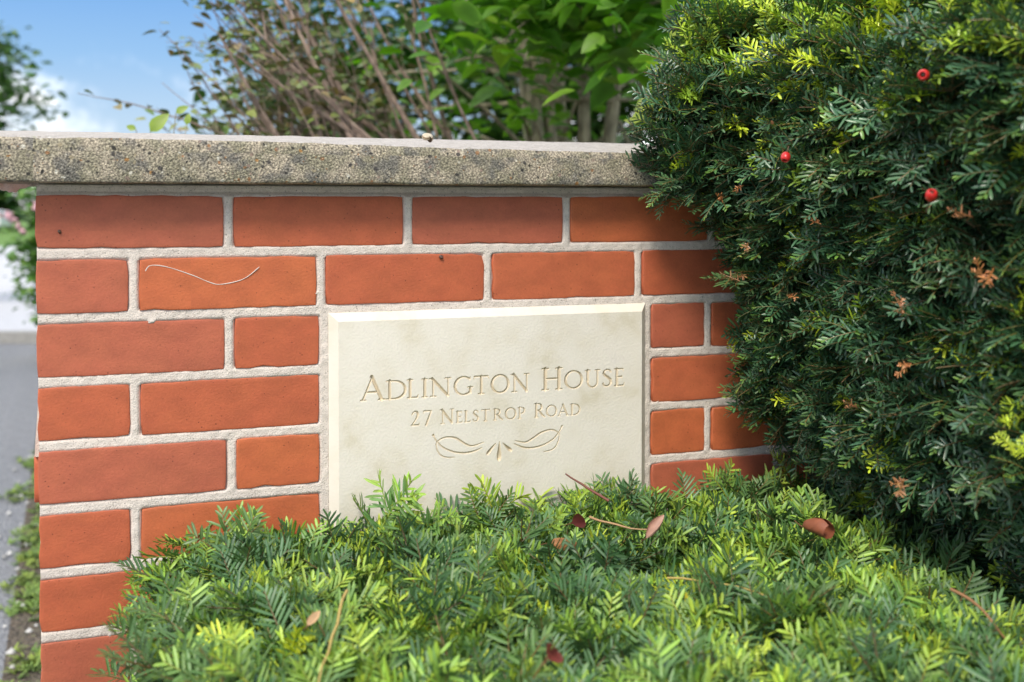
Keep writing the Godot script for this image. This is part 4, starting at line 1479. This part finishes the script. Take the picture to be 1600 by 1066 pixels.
func build_ground() -> void:
	structure("ground", sheet(-60, 400, -260, 260, 0.0), mats.lawn)
	structure("footpath", sheet(-20, 10.0, -14, 6, 0.012), mats.asphalt)
	structure("road", sheet(10.15, 27, -30, -3.95, 0.008), mats.paving)
	structure("lane", sheet(27, 34, -60, 30, 0.016), mats.paving)
	var k := Buf.new()
	for n in 20:
		var l := -14.0 + n * 0.915
		var p0 := site(10.0, l, 0)
		var p1 := site(10.0, l + 0.905, 0)
		var q0 := site(10.14, l, 0)
		var q1 := site(10.14, l + 0.905, 0)
		var up := Vector3(0, 0.11, 0)
		k.flat_quad(p0 + up, p1 + up, q1 + up, q0 + up, Vector3.UP)
		k.flat_quad(p0, p1, p1 + up, p0 + up, -Vector3(sin(YAW), 0, -cos(YAW)))
		k.flat_quad(q0, q1, q1 + up, q0 + up, Vector3(sin(YAW), 0, -cos(YAW)))
	structure("kerb", k.mesh(), mats.kerb)
	# planting bed under the hedges and the mossy edge of the path along the garden boundary
	var bed := Buf.new()
	bed.flat_quad(Vector3(-0.15, 0.018, 0.0), Vector3(2.2, 0.018, 0.0), Vector3(2.2, 0.018, 1.1), Vector3(-0.15, 0.018, 1.1), Vector3.UP)
	bed.flat_quad(Vector3(-0.13, 0.018, -0.2), Vector3(3.0, 0.018, -0.2), Vector3(3.0, 0.018, -9.0), Vector3(-0.18, 0.018, -9.0), Vector3.UP)
	structure("planting_bed", bed.mesh(), mats.soil)
	var r := RandomNumberGenerator.new()
	r.seed = 555
	var blade := Buf.new()
	for k2 in 9:
		var a := r.randf() * TAU
		needle(blade, Vector3(r.randf_range(-0.01, 0.01), 0, r.randf_range(-0.01, 0.01)), Vector3(cos(a), r.randf_range(0.5, 1.4), sin(a)).normalized(), Vector3(cos(a), -0.4, sin(a)).normalized() * -1.0, r.randf_range(0.012, 0.028), 0.0025, Color(0.15, 0.24, 0.035) * r.randf_range(0.7, 1.3), 0.3)
	var spots := []
	for c in 30:
		var z := -r.randf_range(1.0, 4.6)
		var x := -0.10 + r.randfn() * 0.055
		for q in 40:
			spots.append([0, Transform3D(Basis.from_euler(Vector3(0, r.randf() * TAU, 0)).scaled(Vector3.ONE * r.randf_range(0.6, 1.3)), Vector3(x + r.randfn() * 0.03, 0.018, z + r.randfn() * 0.06)), r.randi() % 6, false])
	var o := Node3D.new()
	o.name = "moss"
	add_child(o)
	o.set_meta("kind", "stuff")
	o.set_meta("label", "bright moss tufts along the path edge behind the wall")
	o.set_meta("category", "moss")
	scatter(o, "tuft", "tufts", "tuft", [blade.mesh()], leaf_mat("moss", 0.8, Color(0.2, 0.3, 0.05)), spots, 0)
	var peb := Buf.new()
	for k3 in 70:
		var c := Vector3(-0.12 + r.randfn() * 0.08, 0.02, -r.randf_range(1.0, 4.6))
		var s := r.randf_range(0.005, 0.014)
		var tone := r.randf_range(0.25, 0.6)
		var st := peb.v.size()
		for q in 8:
			var a := TAU * q / 8
			var rad := s * r.randf_range(0.8, 1.2)
			peb.vert(c + Vector3(cos(a) * rad, 0.0, sin(a) * rad), Vector3(cos(a), 0.3, sin(a)).normalized(), Color(tone, tone * 0.97, tone * 0.92))
		var t := peb.vert(c + Vector3(0, s * 0.9, 0), Vector3.UP, Color(tone, tone * 0.97, tone * 0.92))
		for q in 8:
			peb.tri(t, st + q, st + (q + 1) % 8)
	var grit := part("gravel", peb.mesh(), mats.painted, self)
	grit.set_meta("kind", "stuff")
	grit.set_meta("label", "loose pebbles scattered along the mossy path edge")
	grit.set_meta("category", "gravel")
	# grass verge beside the road
	var turf := Buf.new()
	for k4 in 7:
		var a := r.randf() * TAU
		needle(turf, Vector3(r.randf_range(-0.03, 0.03), 0, r.randf_range(-0.03, 0.03)), Vector3(cos(a) * 0.4, 1, sin(a) * 0.4).normalized(), Vector3(-cos(a), 0.3, -sin(a)).normalized(), r.randf_range(0.06, 0.13), 0.004, Color(0.14, 0.30, 0.04) * r.randf_range(0.8, 1.2), 0.25)
	var gs := []
	for q in 2600:
		gs.append([0, Transform3D(Basis.from_euler(Vector3(0, r.randf() * TAU, 0)), site(r.randf_range(10.3, 15.0), -3.95 + pow(r.randf(), 1.5) * 1.4, 0.0)), r.randi() % 6, false])
	var g := Node3D.new()
	g.name = "grass"
	add_child(g)
	g.set_meta("kind", "stuff")
	g.set_meta("label", "bright grass verge beside the pale road")
	g.set_meta("category", "grass")
	scatter(g, "tuft", "tufts", "tuft", [turf.mesh()], mats.moss, gs, 0)


func build_car() -> void:
	var o := thing("parked_car", "white car parked far down the road past the grass", "car", site(52.0, -24.6, 0.02))
	o.rotation.y = -YAW + 0.1
	var side := [Vector2(-2.05, 0.32), Vector2(-2.1, 0.62), Vector2(-1.95, 0.85), Vector2(-1.15, 0.95), Vector2(-0.55, 1.38), Vector2(0.75, 1.42), Vector2(1.45, 1.02), Vector2(2.02, 0.92), Vector2(2.1, 0.55), Vector2(2.05, 0.3)]
	var body := Buf.new()
	for k in side.size():
		var p: Vector2 = side[k]
		var q: Vector2 = side[(k + 1) % side.size()]
		var nn := Vector3(p.y - q.y, q.x - p.x, 0).normalized()
		var wp := 0.66 if p.y > 1.1 else 0.86
		var wq := 0.66 if q.y > 1.1 else 0.86
		body.flat_quad(Vector3(p.x, p.y, -wp), Vector3(q.x, q.y, -wq), Vector3(q.x, q.y, wq), Vector3(p.x, p.y, wp), nn)
	for s in [-1.0, 1.0]:
		var c := body.vert(Vector3(0, 0.75, 0.86 * s), Vector3(0, 0, s))
		var ids := []
		for p in side:
			ids.append(body.vert(Vector3(p.x, p.y, (0.66 if p.y > 1.1 else 0.86) * s), Vector3(0, 0.1, s).normalized()))
		for k in ids.size():
			body.tri(c, ids[k], ids[(k + 1) % ids.size()])
	part("body", body.mesh(), mats.car_paint, o)
	var glass := Buf.new()
	for s in [-1.0, 1.0]:
		glass.flat_quad(Vector3(-0.95, 0.98, 0.845 * s), Vector3(1.25, 1.0, 0.845 * s), Vector3(0.68, 1.34, 0.72 * s), Vector3(-0.5, 1.32, 0.72 * s), Vector3(0, 0.4, s).normalized())
	part("side_window", glass.mesh(), mats.car_glass, o)
	var ws := Buf.new()
	ws.flat_quad(Vector3(-1.1, 1.0, -0.72), Vector3(-1.1, 1.0, 0.72), Vector3(-0.6, 1.37, 0.62), Vector3(-0.6, 1.37, -0.62), Vector3(-0.65, 0.75, 0).normalized())
	ws.flat_quad(Vector3(1.4, 1.07, -0.72), Vector3(1.4, 1.07, 0.72), Vector3(0.83, 1.4, 0.62), Vector3(0.83, 1.4, -0.62), Vector3(0.5, 0.86, 0).normalized())
	part("windscreen", ws.mesh(), mats.car_glass, o)
	var tyre := CylinderMesh.new()
	tyre.top_radius = 0.31
	tyre.bottom_radius = 0.31
	tyre.height = 0.2
	for x in [-1.3, 1.3]:
		for s in [-0.78, 0.78]:
			part("wheel", tyre, mats.rubber, o, Transform3D(Basis.from_euler(Vector3(PI / 2, 0, 0)), Vector3(x, 0.31, s)))
	var lamp := Buf.new()
	lamp.box(Vector3(2.05, 0.68, -0.82), Vector3(2.11, 0.84, -0.55))
	lamp.box(Vector3(2.05, 0.68, 0.55), Vector3(2.11, 0.84, 0.82))
	part("tail_light", lamp.mesh(), mats.red_lamp, o)


func _ready() -> void:
	# camera
	var cam := Camera3D.new()
	cam.name = "camera"
	add_child(cam)
	cam.near = 0.05
	cam.far = 900.0
	cam.projection = Camera3D.PROJECTION_FRUSTUM
	cam.size = 2.0 * 0.05 * 533.0 / 1831.9
	cam.frustum_offset = Vector2(0.0, -0.05 * 160.24 / 1831.9)
	cam.position = EYE
	cam.rotation = Vector3(-0.0275, -YAW, 0)
	cam.current = true
	# sky
	var env := Environment.new()
	env.background_mode = Environment.BG_SKY
	var sky := Sky.new()
	var panorama := PanoramaSkyMaterial.new()
	panorama.panorama = sky_image()
	sky.sky_material = panorama
	env.sky = sky
	env.background_energy_multiplier = 1.0
	env.tonemap_mode = Environment.TONE_MAPPER_LINEAR
	env.tonemap_exposure = 2.05
	env.sdfgi_enabled = true
	env.ssao_enabled = true
	env.ssil_enabled = true
	var we := WorldEnvironment.new()
	we.name = "environment"
	we.environment = env
	var lens := CameraAttributesPhysical.new()
	lens.frustum_focal_length = 35.0
	lens.exposure_aperture = 4.2
	lens.frustum_focus_distance = 1.50
	we.camera_attributes = lens
	add_child(we)
	# veiled sun, high behind the camera's left shoulder
	var sun := DirectionalLight3D.new()
	sun.name = "sun"
	add_child(sun)
	sun.look_at_from_position(Vector3.ZERO, -Vector3(-0.55, 1.05, 0.75))
	sun.light_color = Color(1.0, 0.965, 0.91)
	sun.light_energy = 0.5
	sun.light_angular_distance = 18.0
	sun.shadow_enabled = true

	make_materials()
	build_ground()
	build_wall()
	build_coping()
	build_plaque()
	build_tall_yew()
	build_low_yew()
	build_trees()
	build_car()
	build_berries()
	build_small_things()
